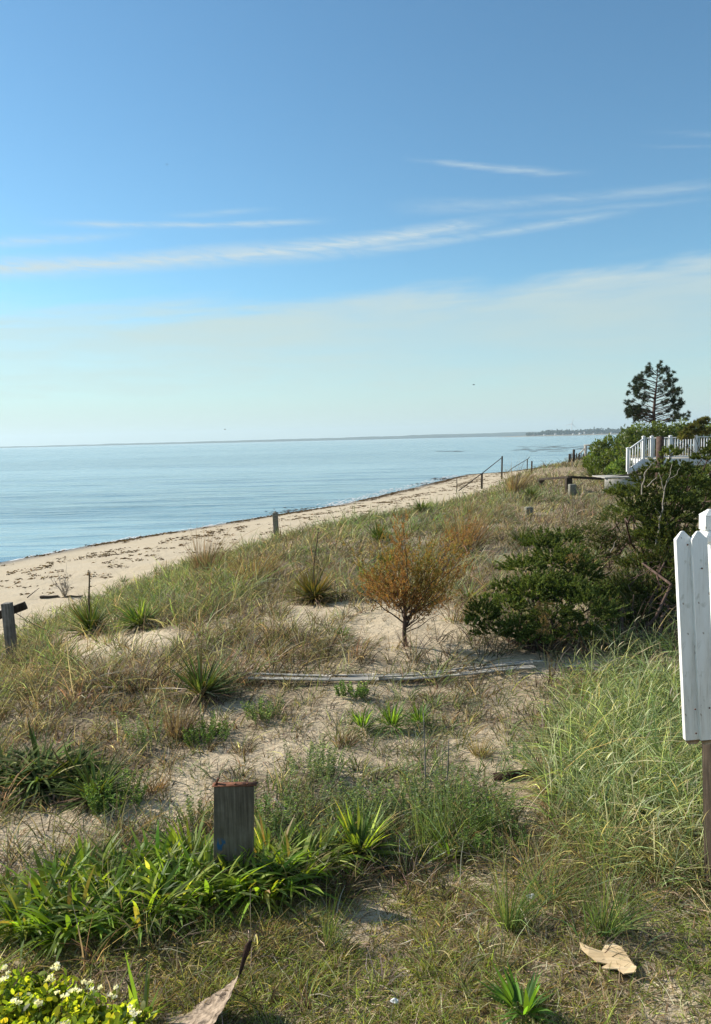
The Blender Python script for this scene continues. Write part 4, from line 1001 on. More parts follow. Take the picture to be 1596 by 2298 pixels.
# left post with slanted rail
c = ground(30, 1482)
t = thing('fence_post', 'weathered grey post with a slanted rail end at the left edge', 'post', c)
mb = MB(); D = (c-CAM)@FW; tp_ = PD(22, 1350, D); mb.beam(c-[0, 0, .1], np.array([tp_[0], c[1], tp_[2]]), 19*D/F_PX, 19*D/F_PX, up=(0, 1, 0)); 
ob = mb.build('post', M_WEATHER, t, c, .006)
mb = MB(); mb.beam(PD(-60, 1402, D+.15), PD(58, 1358, D+.15), .10, 18*D/F_PX); mb.build('rail', M_DARKWOOD, t, c, .01)
mb = MB(); a_ = PD(36, 1375, D+.05); b_ = ground(130, 1425)+np.array([0, 0, .05]); tt = np.linspace(0, 1, 10)[:, None]
mb.tube(a_+(b_-a_)*tt-np.sin(tt*np.pi)*[0, 0, .06], .006, 5); mb.build('wire', M_WIRE, t, c)
# marker post on the beach edge
mb = MB(); c, tp_ = post_px(mb, 622, 1210-42, 1212, .25, .14, -3)
t = thing('marker_post', 'grey marker post with pale pointed top at the beach edge', 'post', c)
mb.build('lower_post', M_WEATHER, t, c, .01)
top_ = PD(618.5, 1150, (c-CAM)@FW); top_ = np.array([top_[0], c[1], top_[2]])
mb = MB(); mb.beam(tp_, top_, .252, .142, up=(0, 1, 0)); mb.build('pale_top', M_CONC, t, c, .01)
mb = MB(); a = top_; w2 = .126; e2 = .07
mb.add([a+[-w2, -e2, 0], a+[w2, -e2, 0], a+[w2, e2, 0], a+[-w2, e2, 0], a+[-.02, -.02, .09], a+[.02, -.02, .09], a+[.02, .02, .09], a+[-.02, .02, .09]], [(0, 1, 5, 4), (1, 2, 6, 5), (2, 3, 7, 6), (3, 0, 4, 7), (4, 5, 6, 7)])
mb.build('point', M_CONC, t, c)
# stair handrail down the dune
mb = MB(); cA, tA = post_px(mb, 1126, 1023, 1075, .19, rnd=True)
t = thing('stair_handrail', 'dark handrail on two posts descending the dune to the beach', 'handrail', cA)
mb.build('post', M_DARKWOOD, t, cA)
mb = MB(); cB, tB = post_px(mb, 1081, 1062, 1097, .2, rnd=True); mb.build('post', M_DARKWOOD, t, cA)
mb = MB(); e = ground(1030, 1108); mb.tube(np.array([tA-[0, 0, .15], tB, e+[0, 0, .3]]), .045, 6); mb.build('rail', M_DARKWOOD, t, cA)
mb = MB(); c, tp_ = post_px(mb, 1025, 1073, 1105, .07, rnd=True); tag(mb.build('stake', M_DARKWOOD, None, c), 'thin lone stake left of the dune handrail', 'stake')
mb = MB(); c, tA = post_px(mb, 1183, 1030, 1055, .16, rnd=True)
t = thing('stair_handrail', 'farther short handrail whose top board sticks out on the ridge', 'handrail', c); mb.build('post', M_DARKWOOD, t, c)
D = (c-CAM)@FW; mb = MB(); mb.tube(np.array([PD(1189, 1025, D), tA, PD(1150, 1050, D-1), PD(1135, 1062, D-2)]), .05, 6); mb.build('rail', M_DARKWOOD, t, c)
mb = MB(); c, tp_ = post_px(mb, 1193, 1034, 1062, .12, rnd=True); tag(mb.build('stake', M_DARKWOOD, None, c), 'dark stake just right of the farther short handrail', 'stake')
# low sagging rail
cA = ground(1212, 1092); t = thing('rail_fence', 'low dark rail sagging across three short posts below the deck', 'fence', cA)
tops = []
for px0, yt, yb, w_ in ((1214, 1076, 1092, .34), (1276, 1071, 1104, .30), (1411, 1067, 1098, .32)):
    mb = MB(); q = ground(px0, yb); D = (q-CAM)@FW; tt = PD(px0, yt, D); tt = np.array([q[0], q[1], tt[2]])
    mb.beam(q-[0, 0, .1], tt, w_*.9, w_*.9, up=(0, 1, 0)); mb.build('post', M_DARKWOOD, t, cA, .015); tops.append(tt)
tops[0] = tops[0]+np.array([-.1, 0, 0]); mid = (tops[1]+tops[2])/2-np.array([0, 0, .12]); end = tops[2]+np.array([.7, .6, .18])
mb = MB()
for a_, b_ in ((tops[0], tops[1]), (tops[1], mid), (mid, tops[2]), (tops[2], end)): mb.beam(a_+[0, -.12, .03], b_+[0, -.12, .03], .12, .11)
mb.build('rail', M_DARKWOOD, t, cA, .01)
# log stubs
for px0, yt, yb, w_, lab in ((1284, 1086, 1110, 17, 'tall pale topped timber stub in front of the sagging rail'), (1187, 1137, 1156, 18, 'short pale topped timber stub alone in the grass')):
    c = ground(px0, yb); D = (c-CAM)@FW; mb = MB(); tt = PD(px0, yt, D); w0 = w_*D/F_PX
    mb.beam(c-[0, 0, .1], np.array([c[0], c[1], tt[2]]), w0*.9, w0, up=(0, 1, 0)); tag(mb.build('timber_stub', M_CONC, None, c, w0*.12), lab, 'timber stub', 'timber stubs in the dune')
# lath roll lying on the sand: two runs of slats
def lathrun(label, pth, n, w_):
    P = np.array([ground(*q) for q in pth]); mb = MB(); c = P[0]
    t = thing('lath_roll', label, 'slat fencing', c, 'flattened slat fencing')
    tt = np.linspace(0, 1, 25); s = np.linspace(0, 1, len(P)); C_ = np.stack([np.polyval(np.polyfit(s, P[:, i], 3), tt) for i in range(3)], 1)
    d = nrm(np.gradient(C_, axis=0)); nr = np.stack([d[:, 1], -d[:, 0], 0*tt], 1)*-1
    hc_ = height(C_[:, 0], C_[:, 1]); zc_ = np.polyval(np.polyfit(tt, hc_, 4), tt); zc_ += max(0, (hc_-zc_).max()*.3)
    for k in range(n):
        mb = MB(); off = (k-(n-1)/2)*w_*1.6+RNG.normal(0, .006); u0 = RNG.integers(0, 3); u1 = 25-RNG.integers(0, 3)
        q = C_+nr*off; q[:, 2] = zc_+.035+RNG.uniform(0, .02)+.006*np.sin(tt*5+k)
        mb = MB(); u = u0
        while u < u1-2:
            v_ = min(u+RNG.integers(6, 11), u1); sh = RNG.normal(0, .007); lift = RNG.uniform(-.006, .014)
            qq = q[u:v_]+nr[u:v_]*sh+np.array([0, 0, 1])*lift*np.linspace(-1, 1, v_-u)[:, None]; dd = d[u:v_]; a = np.cross(dd, [0, 0, 1.0]); m_ = len(qq); h2 = .007; w2 = w_*RNG.uniform(.8, 1.1)
            V = np.stack([qq-a*w2/2+[0, 0, h2], qq+a*w2/2+[0, 0, h2], qq+a*w2/2-[0, 0, h2], qq-a*w2/2-[0, 0, h2]], 1).reshape(-1, 3); F = []
            for i in range(m_-1):
                for j in range(4): F.append((i*4+j, i*4+(j+1) % 4, (i+1)*4+(j+1) % 4, (i+1)*4+j))
            F += [(0, 1, 2, 3), (m_*4-1, m_*4-2, m_*4-3, m_*4-4)]
            if m_ > 2: mb.add(V, F)
            u = v_ - (RNG.random() < .5)
        mb.build('slat', M_LATH, t, c)
    for u in (4, 12, 20):
        mb = MB(); q0 = C_[u]-nr[u]*n*w_*.62; q1 = C_[u]+nr[u]*n*w_*.62; q0[2] = q1[2] = C_[u][2]+.10; mb.tube(np.array([q0, (q0+q1)/2+[0, 0, .004], q1]), .004, 5); mb.build('wire', M_WIRE, t, c)
lathrun('long curved run of grey slats from the olive yucca to the middle', [(528,1522),(620,1526),(720,1529),(820,1530),(900,1526),(980,1518),(1050,1512),(1120,1506),(1180,1503),(1245,1498)], 4, .048)
lathrun('shorter run of grey slats continuing right under the tall grass', [(1250,1500),(1300,1505),(1350,1508),(1400,1512),(1450,1516),(1510,1522)], 4, .045)
# snow fence along the ridge
mb = MB(); c = ground(1232, 1036); t = thing('slat_fence', 'thin picket snow fence along the far dune ridge', 'fence', c)
for k, px0 in enumerate(np.linspace(1232, 1312, 34)):
    yb = 1040-(px0-1232)*.09; q = ground(px0, yb); D = (q-CAM)@FW; hh_ = RNG.uniform(.75, 1.05)*.8
    mb = MB(); mb.beam(q-[0, 0, .1], q+[RNG.normal(0, .03), 0, hh_], .05, .10, up=(0, 1, 0)); mb.build('slat', M_DARKWOOD, t, c)
for px0, yt, yb in ((1278, 1018, 1040), (1287, 1008, 1040)):
    mb = MB(); q, _t = post_px(mb, px0, yt, yb, .22, rnd=True); mb.build('post', M_DARKWOOD, t, c)
# boardwalk frame beyond the ridge
D = 95; t0 = PD(1318, 1016, D); c = np.array([t0[0], t0[1], hz(t0[0], t0[1])])
t = thing('boardwalk_rail', 'small grey boardwalk rail beside the green shrub at the shore', 'railing', c)
for px0 in (1314, 1340):
    mb = MB(); tt = PD(px0, 999, D); mb.beam(np.array([tt[0], tt[1], c[2]-.2]), tt, .3, .3, up=(0, 1, 0)); mb.build('post', M_LATH, t, c)
mb = MB(); mb.beam(PD(1311, 999, D), PD(1345, 997, D), .3, .18); mb.build('rail', M_LATH, t, c)
mb = MB(); mb.beam(PD(1300, 1018, D), PD(1314, 1004, D), .2, .12); mb.build('brace', M_LATH, t, c)

# rusty strip on the sand
a_ = ground(1108, 1752); b_ = ground(1205, 1742); mb = MB(); mb.beam(a_+[0, 0, .02], b_+[0, 0, .025], .012, .10); c = a_
t = thing('metal_strip', 'dark rusty metal strip half buried on the right hand sand', 'metal strip', c); mb.build('strip', M_DKRUST, t, c)
# tan torn board
def slab(name, poly, z_off, th, mat, parent=None, origin=None, curl=.0):
    P = [ground(*q) for q in poly]; c = np.mean(P, 0); me = bpy.data.meshes.new(name); bm = bmesh.new()
    o = np.asarray(origin if origin is not None else c)
    mx = max(np.linalg.norm(p-c) for p in P)
    zz = c[2]+z_off
    top = [bm.verts.new(tuple(np.array([p[0], p[1], zz+curl*(np.linalg.norm(p-c)/mx)**2+.003*math.sin(i*1.7)])-o)) for i, p in enumerate(P)]
    f = bm.faces.new(top); bmesh.ops.triangulate(bm, faces=[f])
    r = bmesh.ops.extrude_face_region(bm, geom=list(bm.faces)); vs = [v for v in r['geom'] if isinstance(v, bmesh.types.BMVert)]
    for v in vs: v.co.z -= th
    bmesh.ops.recalc_face_normals(bm, faces=list(bm.faces))
    bm.to_mesh(me); bm.free(); me.materials.append(mat); ob = bpy.data.objects.new(name, me); C.objects.link(ob)
    if parent: ob.parent = parent; ob.location = Vector(o)-parent.location
    else: ob.location = Vector(o)
    return ob
tag(slab('tan_board', [(1300,2142),(1322,2150),(1350,2154),(1358,2140),(1378,2138),(1395,2146),(1408,2162),(1420,2180),(1428,2188),(1426,2200),(1400,2202),(1385,2192),(1362,2194),(1350,2190),(1364,2180),(1340,2178),(1320,2166),(1305,2154)], .05, .006, M_CARD, curl=.008), 'torn flat piece of tan board lying on the right foreground turf', 'board')
# brown torn sheet and its upright rusty edge
c = ground(460, 2285); t = thing('torn_sheet', 'crumpled brown sheet with an upright dark torn edge in the foreground', 'sheet', c)
mb = MB(); D = (c-CAM)@FW
rows = [((376, 2274), (430, 2258), (475, 2238), (510, 2212), (536, 2183)), ((362, 2296), (425, 2280), (474, 2259), (510, 2232), (533, 2196)), ((350, 2322), (415, 2304), (468, 2286), (503, 2258), (522, 2222)), ((340, 2350), (405, 2340), (450, 2322), (482, 2290), (508, 2248))]
G0 = np.array([[PD(a_, b_, D+.06-.10*i) for a_, b_ in rw] for i, rw in enumerate(rows)])
NI, NJ = 22, 30; ui = np.linspace(0, 3, NI); uj = np.linspace(0, 4, NJ)
T1 = np.stack([[np.interp(uj, range(5), G0[i, :, k]) for k in range(3)] for i in range(4)])       # 4,3,NJ
T2 = np.stack([[np.interp(ui, range(4), T1[:, k, j]) for k in range(3)] for j in range(NJ)])      # NJ,3,NI
G = T2.transpose(2, 0, 1)
I_, J_ = np.meshgrid(ui, uj, indexing='ij')
fold = .020*vnoise(I_*1.6+J_*.5, J_*1.1, 91)+.010*vnoise(I_*4, J_*3, 92)+.004*vnoise(I_*11, J_*9, 93)
edgej = .02*vnoise(I_*3.3, J_*0+7, 94)*(J_ < .4)+.018*vnoise(I_*0+3, J_*4.3, 95)*(I_ < .3)
G = G+fold[..., None]*np.array([0, -1.2, 1.6])+edgej[..., None]*np.array([1.5, 0, 0])
V = G.reshape(-1, 3); V2 = V+np.array([0, .004, -.006]); n = len(V); F = []
for i in range(NI-1):
    for j in range(NJ-1):
        q = (i*NJ+j, i*NJ+j+1, (i+1)*NJ+j+1, (i+1)*NJ+j); F.append(q); F.append(tuple(x_+n for x_ in q[::-1]))
ring = list(range(NJ))+[i*NJ+NJ-1 for i in range(1, NI)]+[(NI-1)*NJ+j for j in range(NJ-2, -1, -1)]+[i*NJ for i in range(NI-2, 0, -1)]
for a_, b_ in zip(ring, ring[1:]+ring[:1]): F.append((a_, b_, b_+n, a_+n))
mb.add(np.vstack([V, V2]), F); mb.build('sheet', M_SHEET, t, c, smoothf=False)
mb = MB(); pl = [((536, 2186), (541, 2186)), ((538, 2172), (546, 2174)), ((542, 2155), (551, 2158)), ((545, 2140), (557, 2142)), ((550, 2122), (563, 2127)), ((560, 2110), (566, 2113))]
V = np.array([PD(*q, D+.02) for pr in pl for q in pr]); V2 = V+np.array([0, .008, 0]); n = len(V); F = []
for i in range(5):
    q = (2*i, 2*i+1, 2*i+3, 2*i+2); F += [q, tuple(x_+n for x_ in q[::-1]), (2*i, 2*i+2, 2*i+2+n, 2*i+n), (2*i+1, 2*i+1+n, 2*i+3+n, 2*i+3)]
F += [(0, n, n+1, 1), (n-2, n-1, 2*n-1, 2*n-2)]
mb.add(np.vstack([V, V2]), F); mb.build('torn_edge', M_DKRUST, t, c)
# litter
for px0, py0, s_, lab in ((1191, 2026, .028, 'white scrap of paper in front of the green tussock'), (886, 2263, .022, 'small crumpled white paper at the bottom edge'), (495, 2120, 0, '')):
    if not s_: continue
    c = ground(px0, py0); bm = bmesh.new(); bmesh.ops.create_icosphere(bm, subdivisions=2, radius=s_)
    for v in bm.verts: v.co = Vector((v.co.x*random.uniform(.7, 1.1), v.co.y*random.uniform(.4, .8), v.co.z*random.uniform(.4, .9)+s_*.5))
    me = bpy.data.meshes.new('paper_scrap'); bm.to_mesh(me); bm.free(); me.materials.append(M_PAPER)
    ob = bpy.data.objects.new('paper_scrap', me); C.objects.link(ob); ob.location = Vector(c)+Vector((0, 0, .03)); tag(ob, lab, 'litter')

# ------------------------------------------------------------------ picket railing, right foreground
D1 = 4.1
pc = PD(1585, 1500, 4.25); base = np.array([pc[0]+.02, pc[1], hz(pc[0], pc[1])])
t = thing('picket_railing', 'white picket railing with a capped post on a dark support post', 'railing', base)
def picket(p0, p1, w_, th):
    """board from p0 (foot) to p1 (tip) with a bevelled point"""
    p0 = np.asarray(p0, float); p1 = np.asarray(p1, float); ax = p1-p0; L = np.linalg.norm(ax); ax = ax/L
    sx_ = np.array([1, 0, 0]); sx_ = nrm(sx_-ax*(sx_@ax)); sy_ = np.cross(ax, sx_)
    def ring(l, fw, ft): return [p0+ax*l+sx_*a*w_*fw/2+sy_*b_*th*ft/2 for a, b_ in ((-1, -1), (1, -1), (1, 1), (-1, 1))]
    V = ring(.028, 1, 1)+ring(L-.045, 1, 1)+ring(L-.003, .22, .35)+ring(L, .12, .2); F = []
    for i in range(3):
        for j in range(4): F.append((i*4+j, i*4+(j+1) % 4, (i+1)*4+(j+1) % 4, (i+1)*4+j))
    F += [(3, 2, 1, 0), (12, 13, 14, 15)]
    e = ring(.0275, .985, .98)+ring(0, .55, .6); G = [(j, (j+1) % 4, 4+(j+1) % 4, 4+j) for j in range(4)]+[(0, 1, 2, 3), (7, 6, 5, 4)]
    return V, F, e, G
def lookat(px0, py0, Yw):
    d = ray(px0, py0); return CAM+d*(Yw/d[1])
Y1 = lookat(1531, 1300, 1)[1]*D1
for k, (tx, bx, yy) in enumerate(((1531, 1553, 0), (1566, 1587, -.025), (1668, 1690, -.01), (1722, 1745, -.02))):
    tpx = lookat(tx, 1191, D1+yy); bt = lookat(bx, 1668, D1+yy)
    V, F, e, G = picket(bt, tpx, .0875, .034)
    mb = MB(); mb.add(V, F); ob = mb.build('picket', M_PAINT, t, bt, .002)
    mb = MB(); mb.add(e, G); ob2 = mb.build('bare_foot', M_BAREEND, None, bt); ob2.parent = ob
    ob2.location = (0, 0, 0)
for a_, b_ in ((1560, 1591), (1562, 1645), (1592, 1588), (1575, 1275), (1543, 1222)):
    q = lookat(a_, b_, D1-.0195 if a_ < 1550 else D1-.0445); mb = MB(); mb.tube(np.array([q, q+[0, -.0015, 0], q+[0, -.003, 0]]), [.005, .005, .003], 8); mb.build('nail', M_RUST, t, base)
# capped post behind
q = lookat(1604, 1250, D1+.14); qb = lookat(1622, 1640, D1+.14)
mb = MB(); tp1 = lookat(1603, 1212, D1+.14); mb.beam(qb, tp1, .10, .10, up=(0, 1, 0)); mb.build('post', M_PAINT, t, base, .004)
def frust(mb, c_, z0, z1, w0, w1):
    V = [(c_[0]+a*w/2, c_[1]+b_*w/2, z) for z, w in ((z0, w0), (z1, w1)) for a, b_ in ((-1, -1), (1, -1), (1, 1), (-1, 1))]
    mb.add(V, [(j, (j+1) % 4, 4+(j+1) % 4, 4+j) for j in range(4)]+[(3, 2, 1, 0), (4, 5, 6, 7)])
zc = tp1[2]; cc = np.array([tp1[0]-.012, tp1[1]]); z_ap = lookat(1586, 1142, D1+.14)[2]
mb = MB(); frust(mb, cc, zc, zc+.03, .135, .135); frust(mb, cc, zc+.031, zc+.062, .13, .088); frust(mb, cc-[.02, 0], zc+.063, z_ap-.036, .082, .082); frust(mb, cc-[.02, 0], z_ap-.035, z_ap, .088, .014)
mb.build('post_cap', M_PAINT, t, base, .0015)
mb = MB(); r0 = lookat(1590, 1268, D1+.06); mb.beam(r0, r0+[.7, 0, -.01], .05, .085); mb.beam(r0+[-.0, 0, .052], r0+[.7, 0, .042], .085, .02); mb.build('rail', M_PAINT, t, base, .003)
r1 = lookat(1560, 1590, D1+.05); mb = MB(); mb.beam(r1, r1+[.8, 0, -.01], .04, .09); mb.build('rail', M_PAINT, t, base, .003)
mb = MB(); s0 = lookat(1590, 1640, D1+.10); s1 = lookat(1599, 2100, D1+.10)
mb.beam(np.array([s1[0]+.03, s0[1], hz(s1[0], s0[1])-.2]), np.array([s0[0]+.035, s0[1], s0[2]]), .10, .12, up=(0, 1, 0)); mb.build('support_post', M_DARKWOOD, t, base, .004)

# ------------------------------------------------------------------ white deck with stairs
DD = 38.0
def dk(px0, py0, dd=0): return PD(px0, py0, DD+dd)
nl = dk(1443.5, 1030); zdeck = nl[2]; c = np.array([nl[0], nl[1], hz(nl[0], nl[1])])
t = thing('deck', 'white railed wooden deck with a short stair at the right', 'deck', c)
rail_h = dk(1443.5, 980)[2]-zdeck
x0 = nl[0]; y0 = nl[1]; x1 = dk(1700, 1030)[0]
mb = MB(); mb.box([(x0+x1)/2, y0+2.2, zdeck-.03], x1-x0, 4.4, .06); mb.build('floor', M_LATH, t, c)
mb = MB(); mb.box([(x0+x1)/2, y0-.03, zdeck-.19], x1-x0+.05, .05, .36); mb.box([x0-.03, y0+2.2, zdeck-.19], .05, 4.3, .36); mb.build('fascia', M_VINYL, t, c, .004)
posts = [x0, dk(1461.5, 1000)[0], dk(1503, 1000)[0], dk(1560, 1000)[0], dk(1625, 1000)[0], dk(1690, 1000)[0]]
def newel(x_, y_, zb, h_):
    mb = MB(); mb.box([x_, y_, zb+h_/2], .13, .13, h_); mb.box([x_, y_, zb+h_+.012], .17, .17, .024); frust(mb, np.array([x_, y_]), zb+h_+.025, zb+h_+.06, .15, .03); mb.build('newel', M_VINYL, t, c, .004)
for x_ in posts: newel(x_, y0, zdeck, rail_h)
mb = MB(); mb.beam([x0, y0, zdeck+rail_h-.07], [x1, y0, zdeck+rail_h-.07], .09, .05); mb.build('top_rail', M_VINYL, t, c)
mb = MB(); mb.beam([x0, y0, zdeck+.10], [x1, y0, zdeck+.10], .05, .06); mb.build('bottom_rail', M_VINYL, t, c)
nb_n = 0
for x_ in np.arange(x0+.15, x1-.05, .135):
    if min(abs(x_-p) for p in posts) < .09: continue
    mb = MB(); mb.box([x_, y0, zdeck+rail_h/2], .045, .035, rail_h-.2); mb.build('baluster', M_VINYL, t, c); nb_n += 1
# stairs
lw = PD(1408.5, 1057, DD-.8); zl = lw[2]-.03
newel(lw[0], lw[1], zl, PD(1408.5, 1006, DD-.8)[2]-zl)
h2 = PD(1408.5, 1006, DD-.8)[2]-zl
a0 = np.array([x0, y0, zdeck+rail_h-.1]); a1 = np.array([lw[0], lw[1], zl+h2-.08])
mb = MB(); mb.beam(a0, a1, .07, .06); mb.build('stair_rail', M_VINYL, t, c)
b0 = np.array([x0, y0, zdeck+.03]); b1 = np.array([lw[0], lw[1], zl+.10])
mb = MB(); mb.beam(b0, b1, .05, .05); mb.build('stair_rail', M_VINYL, t, c)
for q in (.17, .34, .51, .68, .85):
    p = b0+(b1-b0)*q; r = a0+(a1-a0)*q; mb = MB(); mb.beam(p, r, .04, .04, up=(0, 1, 0)); mb.build('baluster', M_VINYL, t, c)
s0_ = np.array([x0, y0, zdeck-.14]); s1_ = np.array([lw[0], lw[1], zl-.10])
mb = MB(); mb.beam(s0_+[.04, -.04, 0], s1_+[0, -.04, 0], .05, .34); mb.build('stringer', M_VINYL, t, c)
for q in range(5):
    p = s0_+(s1_-s0_)*(q+.5)/5; mb = MB(); mb.box([p[0]+.5, p[1]+.35, p[2]+.08], .9, .3, .04, np.array(Matrix.Rotation(.6, 3, 'Z'))); mb.build('step', M_VINYL, t, c)
for x_, y_ in ((x0+.3, y0+.2), (x0+2.6, y0+.2), (x0+.3, y0+4)):
    mb = MB(); zg = hz(x_, y_); mb.box([x_, y_, (zg+zdeck-.35)/2], .14, .14, zdeck-.35-zg); mb.build('pier', M_DARKWOOD, t, c)
# pale landing in front of the stairs
pl_ = [PD(1352, 1072, 34), PD(1435, 1071, 34)]
zt = PD(1390, 1069, 34.5)[2]; mb = MB(); cl = np.array([(pl_[0][0]+pl_[1][0])/2, pl_[0][1]+.6, zt]); w0 = pl_[1][0]-pl_[0][0]; gl = hz(cl[0], cl[1])
t2 = thing('landing', 'pale low landing platform at the foot of the deck stairs', 'platform', [cl[0], cl[1], gl])
mb.box(cl, w0, 1.8, .05); mb.build('top', M_LATH, t2, cl, .004)
mb = MB(); mb.box([cl[0], cl[1]-.86, (zt+gl)/2-.05], w0-.04, .04, max(zt-gl, .2)); mb.build('skirt', M_LATH, t2, cl)
# brown log post by the deck
q = PD(1480.5, 1045, 35.5); zt = PD(1480.5, 979, 35.5)[2]; g0 = hz(q[0], q[1]); mb = MB(); mb.tube(np.array([[q[0], q[1], g0-.1], [q[0], q[1], (g0+zt)/2], [q[0], q[1], zt]]), .18, 12)
tag(mb.build('log_post', M_BARK, None, [q[0], q[1], g0]), 'thick round brown post standing in front of the white deck railing', 'post')

# ------------------------------------------------------------------ far shore
def far_strip(name, prof, mat, thick, kind='structure'):
    """prof: list of (px, ybase, ytop, dist)"""
    mb = MB(); V = []; F = []
    for px0, yb, yt, d in prof:
        p = ray(px0, yb); p = p*d/p[1]+CAM; h_ = max((yb-yt)*d/F_PX, .05)
        V += [(p[0], p[1], SEA-3), (p[0], p[1]+thick*.02, SEA+h_*.35), (p[0], p[1]+thick*.35, SEA+h_), (p[0], p[1]+thick, SEA+h_*.8), (p[0], p[1]+thick*1.2, SEA-3)]
    for i in range(len(prof)-1):
        for j in range(4): F.append((i*5+j, (i+1)*5+j, (i+1)*5+j+1, i*5+j+1))
    mb.add(V, F); o = mb.build(name, mat); o['kind'] = kind; return o
M_FARW = flat_mat('far_woodland', (.035, .05, .03), (.06, .08, .045), 1, .01, 0, 0)
M_FARS = flat_mat('far_sand', (.22, .19, .13), (.34, .30, .22), 1, .02, 0, 0)
pr = []
for px0 in np.linspace(-700, 2500, 260):
    yb = 1005-.0231*px0
    h_ = np.interp(px0, [-700, 0, 250, 500, 800, 1000, 1200, 2500], [1.5, 1.4, 2.6, 3.6, 5.0, 7.0, 8.0, 8])+1.0*float(vnoise(np.array([px0*.03]), np.array([0.]), 71)[0])+.8*float(vnoise(np.array([px0*.12]), np.array([0.]), 72)[0])
    pr.append((px0, yb+1, yb+1-max(h_, .6)-1.0, 7200))
far_strip('far_shore', pr, M_FARW, 500)
pr = []
for px0 in np.linspace(1130, 2600, 60):
    yb = 1005-.0231*px0+1.2; k = smooth(np.array([(px0-1130)/120.]))[0]; pr.append((px0, yb, yb-.2-2.6*k, 3400))
far_strip('headland', pr, M_FARS, 420)
# woods on the headland (one mass)
wd = MB(); HD = 3500
def hp(px0, up_, dd=0):
    p = ray(px0, 975); p = p*(HD+dd)/p[1]+CAM; return np.array([p[0], p[1], SEA+up_*HD/F_PX])
N = 1500; xs = RNG.uniform(1183, 1800, N)
for i in range(N):
    x_ = xs[i]; top_ = 6.5+5.0*smooth(np.array([(x_-1180)/90.]))[0]+2.6*float(vnoise(np.array([x_*.06]), np.array([0.]), 81)[0])+3*float(vnoise(np.array([x_*.25]), np.array([0.]), 82)[0])
    if x_ < 1215: top_ = 5.5+RNG.normal(0, .5)
    p = hp(x_, RNG.uniform(1.5, max(top_, 2.5)), RNG.uniform(0, 160)); n = 10
    wd.blades(p+RNG.normal(0, 2.6, (n, 3)), RNG.normal(0, 1, (n, 3)), np.zeros((n, 3)), 7, 6, pick([(.03, .045, .028, 1), (.05, .065, .035, 1)], n), 2, 'oval')
o = wd.build('headland_woods', M_DRY); o['kind'] = 'stuff'
M_ROOF = flat_mat('far_roof', (.09, .085, .085), (.16, .15, .15), 1, .1, 0, 0); M_WALL = flat_mat('far_wall', (.45, .45, .44), (.6, .6, .58), 1, .1, 0, 0); M_WALL2 = flat_mat('far_shingle', (.16, .14, .12), (.25, .23, .2), 1, .1, 0, 0)
for px0, w_, h_, mat, lab in ((1199, 5.5, 2.6, M_WALL2, 'leftmost brown shingled house near the tip of the far headland'), (1222, 4.5, 2.6, M_WALL, 'pale wide house at the start of the headland woods'), (1208, 4, 2.2, M_WALL2, 'small dark house beside the leftmost headland house'),
                              (1247, 4, 3.6, M_WALL, 'white house left of the wind turbine on the headland'), (1265, 5, 2.2, M_WALL2, 'low brown house nearly under the wind turbine'), (1287, 4, 3, M_WALL, 'white gabled house right of the wind turbine'),
                              (1302, 5.5, 3.8, M_WALL, 'largest white gabled house on the headland'), (1312, 3, 5.5, M_WALL, 'tall narrow white tower house on the headland'), (1333, 4, 2.6, M_WALL, 'pale house right of the tower house'),
                              (1352, 5, 2.4, M_WALL2, 'grey house farther right among the headland trees'), (1372, 4, 3.0, M_WALL, 'white house at the end of the headland by the pine')):
    p = hp(px0, 1.3, -40); s_ = HD/F_PX; w2 = w_*s_; h2 = h_*s_; dp = w2*.8
    t = thing('far_house', lab, 'house', p, 'houses on the far headland')
    mb = MB(); mb.box([p[0], p[1], p[2]+h2*.5-1], w2, dp, h2+2); mb.build('wall', mat, t, p)
    mb = MB(); z0 = p[2]+h2; r = h2*.5; a = w2*.56; b_ = dp*.56
    mb.add([(p[0]-a, p[1]-b_, z0), (p[0]+a, p[1]-b_, z0), (p[0]+a, p[1]+b_, z0), (p[0]-a, p[1]+b_, z0), (p[0]-a*.85, p[1], z0+r), (p[0]+a*.85, p[1], z0+r)], [(0, 1, 5, 4), (2, 3, 4, 5), (0, 4, 3, 3), (1, 2, 5, 5), (0, 3, 2, 1)]); mb.build('roof', M_ROOF, t, p)
    mb = MB(); mb.box([p[0], p[1]-dp*.5-.15, p[2]+h2*.55], w2*.25, .2, h2*.3); mb.build('window', M_ROOF, t, p)
M_FARF = flat_mat('wet_mud', (.07, .07, .065), (.14, .13, .115), .7, .05, 0, .2)
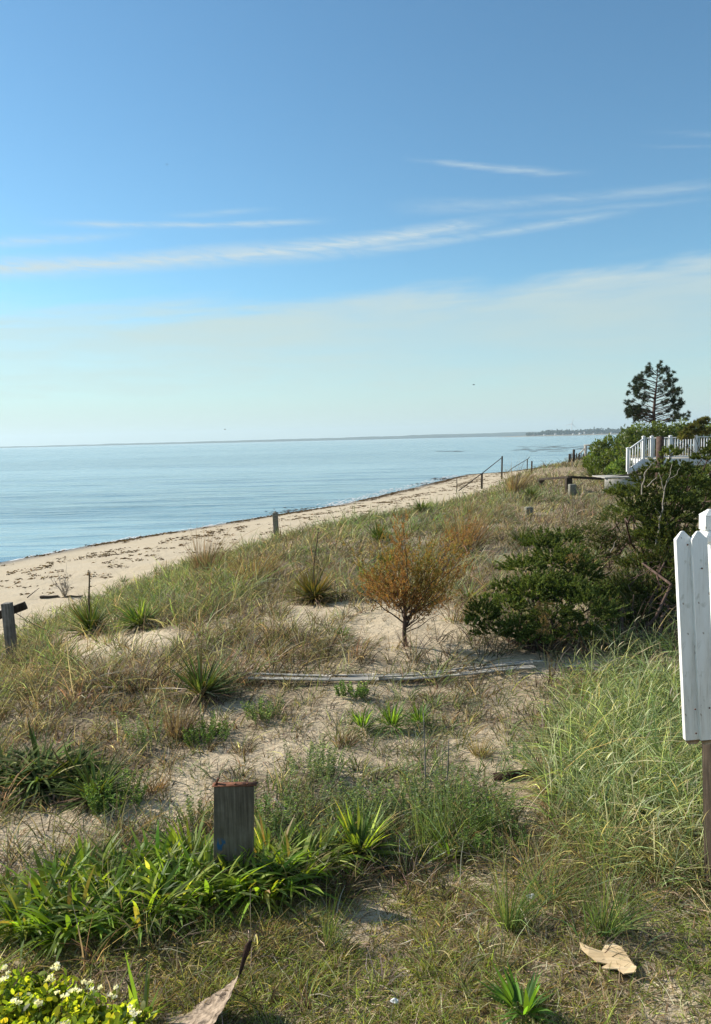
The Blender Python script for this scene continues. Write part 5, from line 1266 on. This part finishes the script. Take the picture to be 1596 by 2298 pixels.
# wind turbine
p = hp(1283, 1, 300); s_ = (HD+300)/F_PX
t = thing('wind_turbine', 'faint distant wind turbine above the headland', 'wind turbine', p)
hub = p+np.array([0, 0, 25*s_]); mb = MB(); mb.tube(np.array([p, (p+hub)/2, hub]), [2.2, 1.8, 1.3], 8); mb.build('tower', M_WHT, t, p)
mb = MB(); mb.box(hub, 4, 9, 4); mb.build('nacelle', M_WHT, t, p)
for a in (15, 135, 255):
    e = hub+np.array([math.sin(R_(a)), 0, math.cos(R_(a))])*15*s_+[0, -5, 0]; mb = MB(); mb.tube(np.array([hub+[0, -5, 0], (hub+[0, -5, 0]+e)/2, e]), [1.6, 1.2, .4], 5); mb.build('blade', M_WHT, t, p)
fl_ = MB()
for k in range(46):
    if k < 8: px0, py0, w_ = RNG.uniform(985, 1050), 1012.5+RNG.normal(0, .6), RNG.uniform(8, 26)
    else: px0 = RNG.uniform(1150, 1330); py0 = 1006+RNG.normal(0, 3.5)-(px0-1240)*.02; w_ = RNG.uniform(10, 50)
    if py0 < 998: continue
    a0 = np.array(unproj_plane(px0-w_/2, py0, SEA)+(SEA+.06,)); a1 = np.array(unproj_plane(px0+w_/2, py0-w_*.023, SEA)+(SEA+.06,))
    fl_.blades([a0], [a1-a0], [[0, 0, 0]], np.linalg.norm(a1-a0), RNG.uniform(2, 6), (.10, .095, .085), 6, 'oval', side=np.array([[0.1, 1., 0]]))
o = fl_.build('tidal_flats', M_FARF); o['kind'] = 'structure'
# birds
for px0, py0, d, s_, lab in ((505, 963, 200, .5, 'tiny dark bird low over the horizon left of centre'), (1063, 863, 160, .5, 'tiny bird gliding above the far shore'), (375, 369, 190, .4, 'tiny bird high in the blue sky')):
    p = PD(px0, py0, d); t = thing('bird', lab, 'bird', p, 'birds in the sky')
    mb = MB(); mb.tube(p+np.array([[-.25, 0, 0], [-.1, 0, .02], [.1, 0, .02], [.28, 0, 0]])*s_*2, np.array([.02, .09, .1, .03])*s_*2, 7); mb.build('body', M_BIRD, t, p)
    for sg in (-1, 1):
        mb = MB(); mb.blades([p], [[0.1, sg, .5]], [[0, 0, -.35]], s_*1.1, s_*.35, (.1, .1, .1), 4, 'leaf', side=np.array([[1., 0, 0]])); mb.build('wing', M_BIRD, t, p)

# ------------------------------------------------------------------ haze
HAZE = 1.1e-4
if HAZE:
    mb = MB(); mb.box([0, 4500, 88], 21000, 15500, 200)
    mt = bpy.data.materials.new('sea_air'); mt.use_nodes = True; n_ = mt.node_tree; n_.nodes.clear()
    pv = n_.nodes.new('ShaderNodeVolumePrincipled'); pv.inputs['Density'].default_value = HAZE; pv.inputs['Color'].default_value = (.72, .90, 1.0, 1); pv.inputs['Anisotropy'].default_value = 0.2
    oo = n_.nodes.new('ShaderNodeOutputMaterial'); n_.links.new(pv.outputs[0], oo.inputs['Volume'])
    o = mb.build('haze', mt); o['kind'] = 'stuff'
print('polys', sum(len(o.data.polygons) for o in S.objects if o.type == 'MESH'))
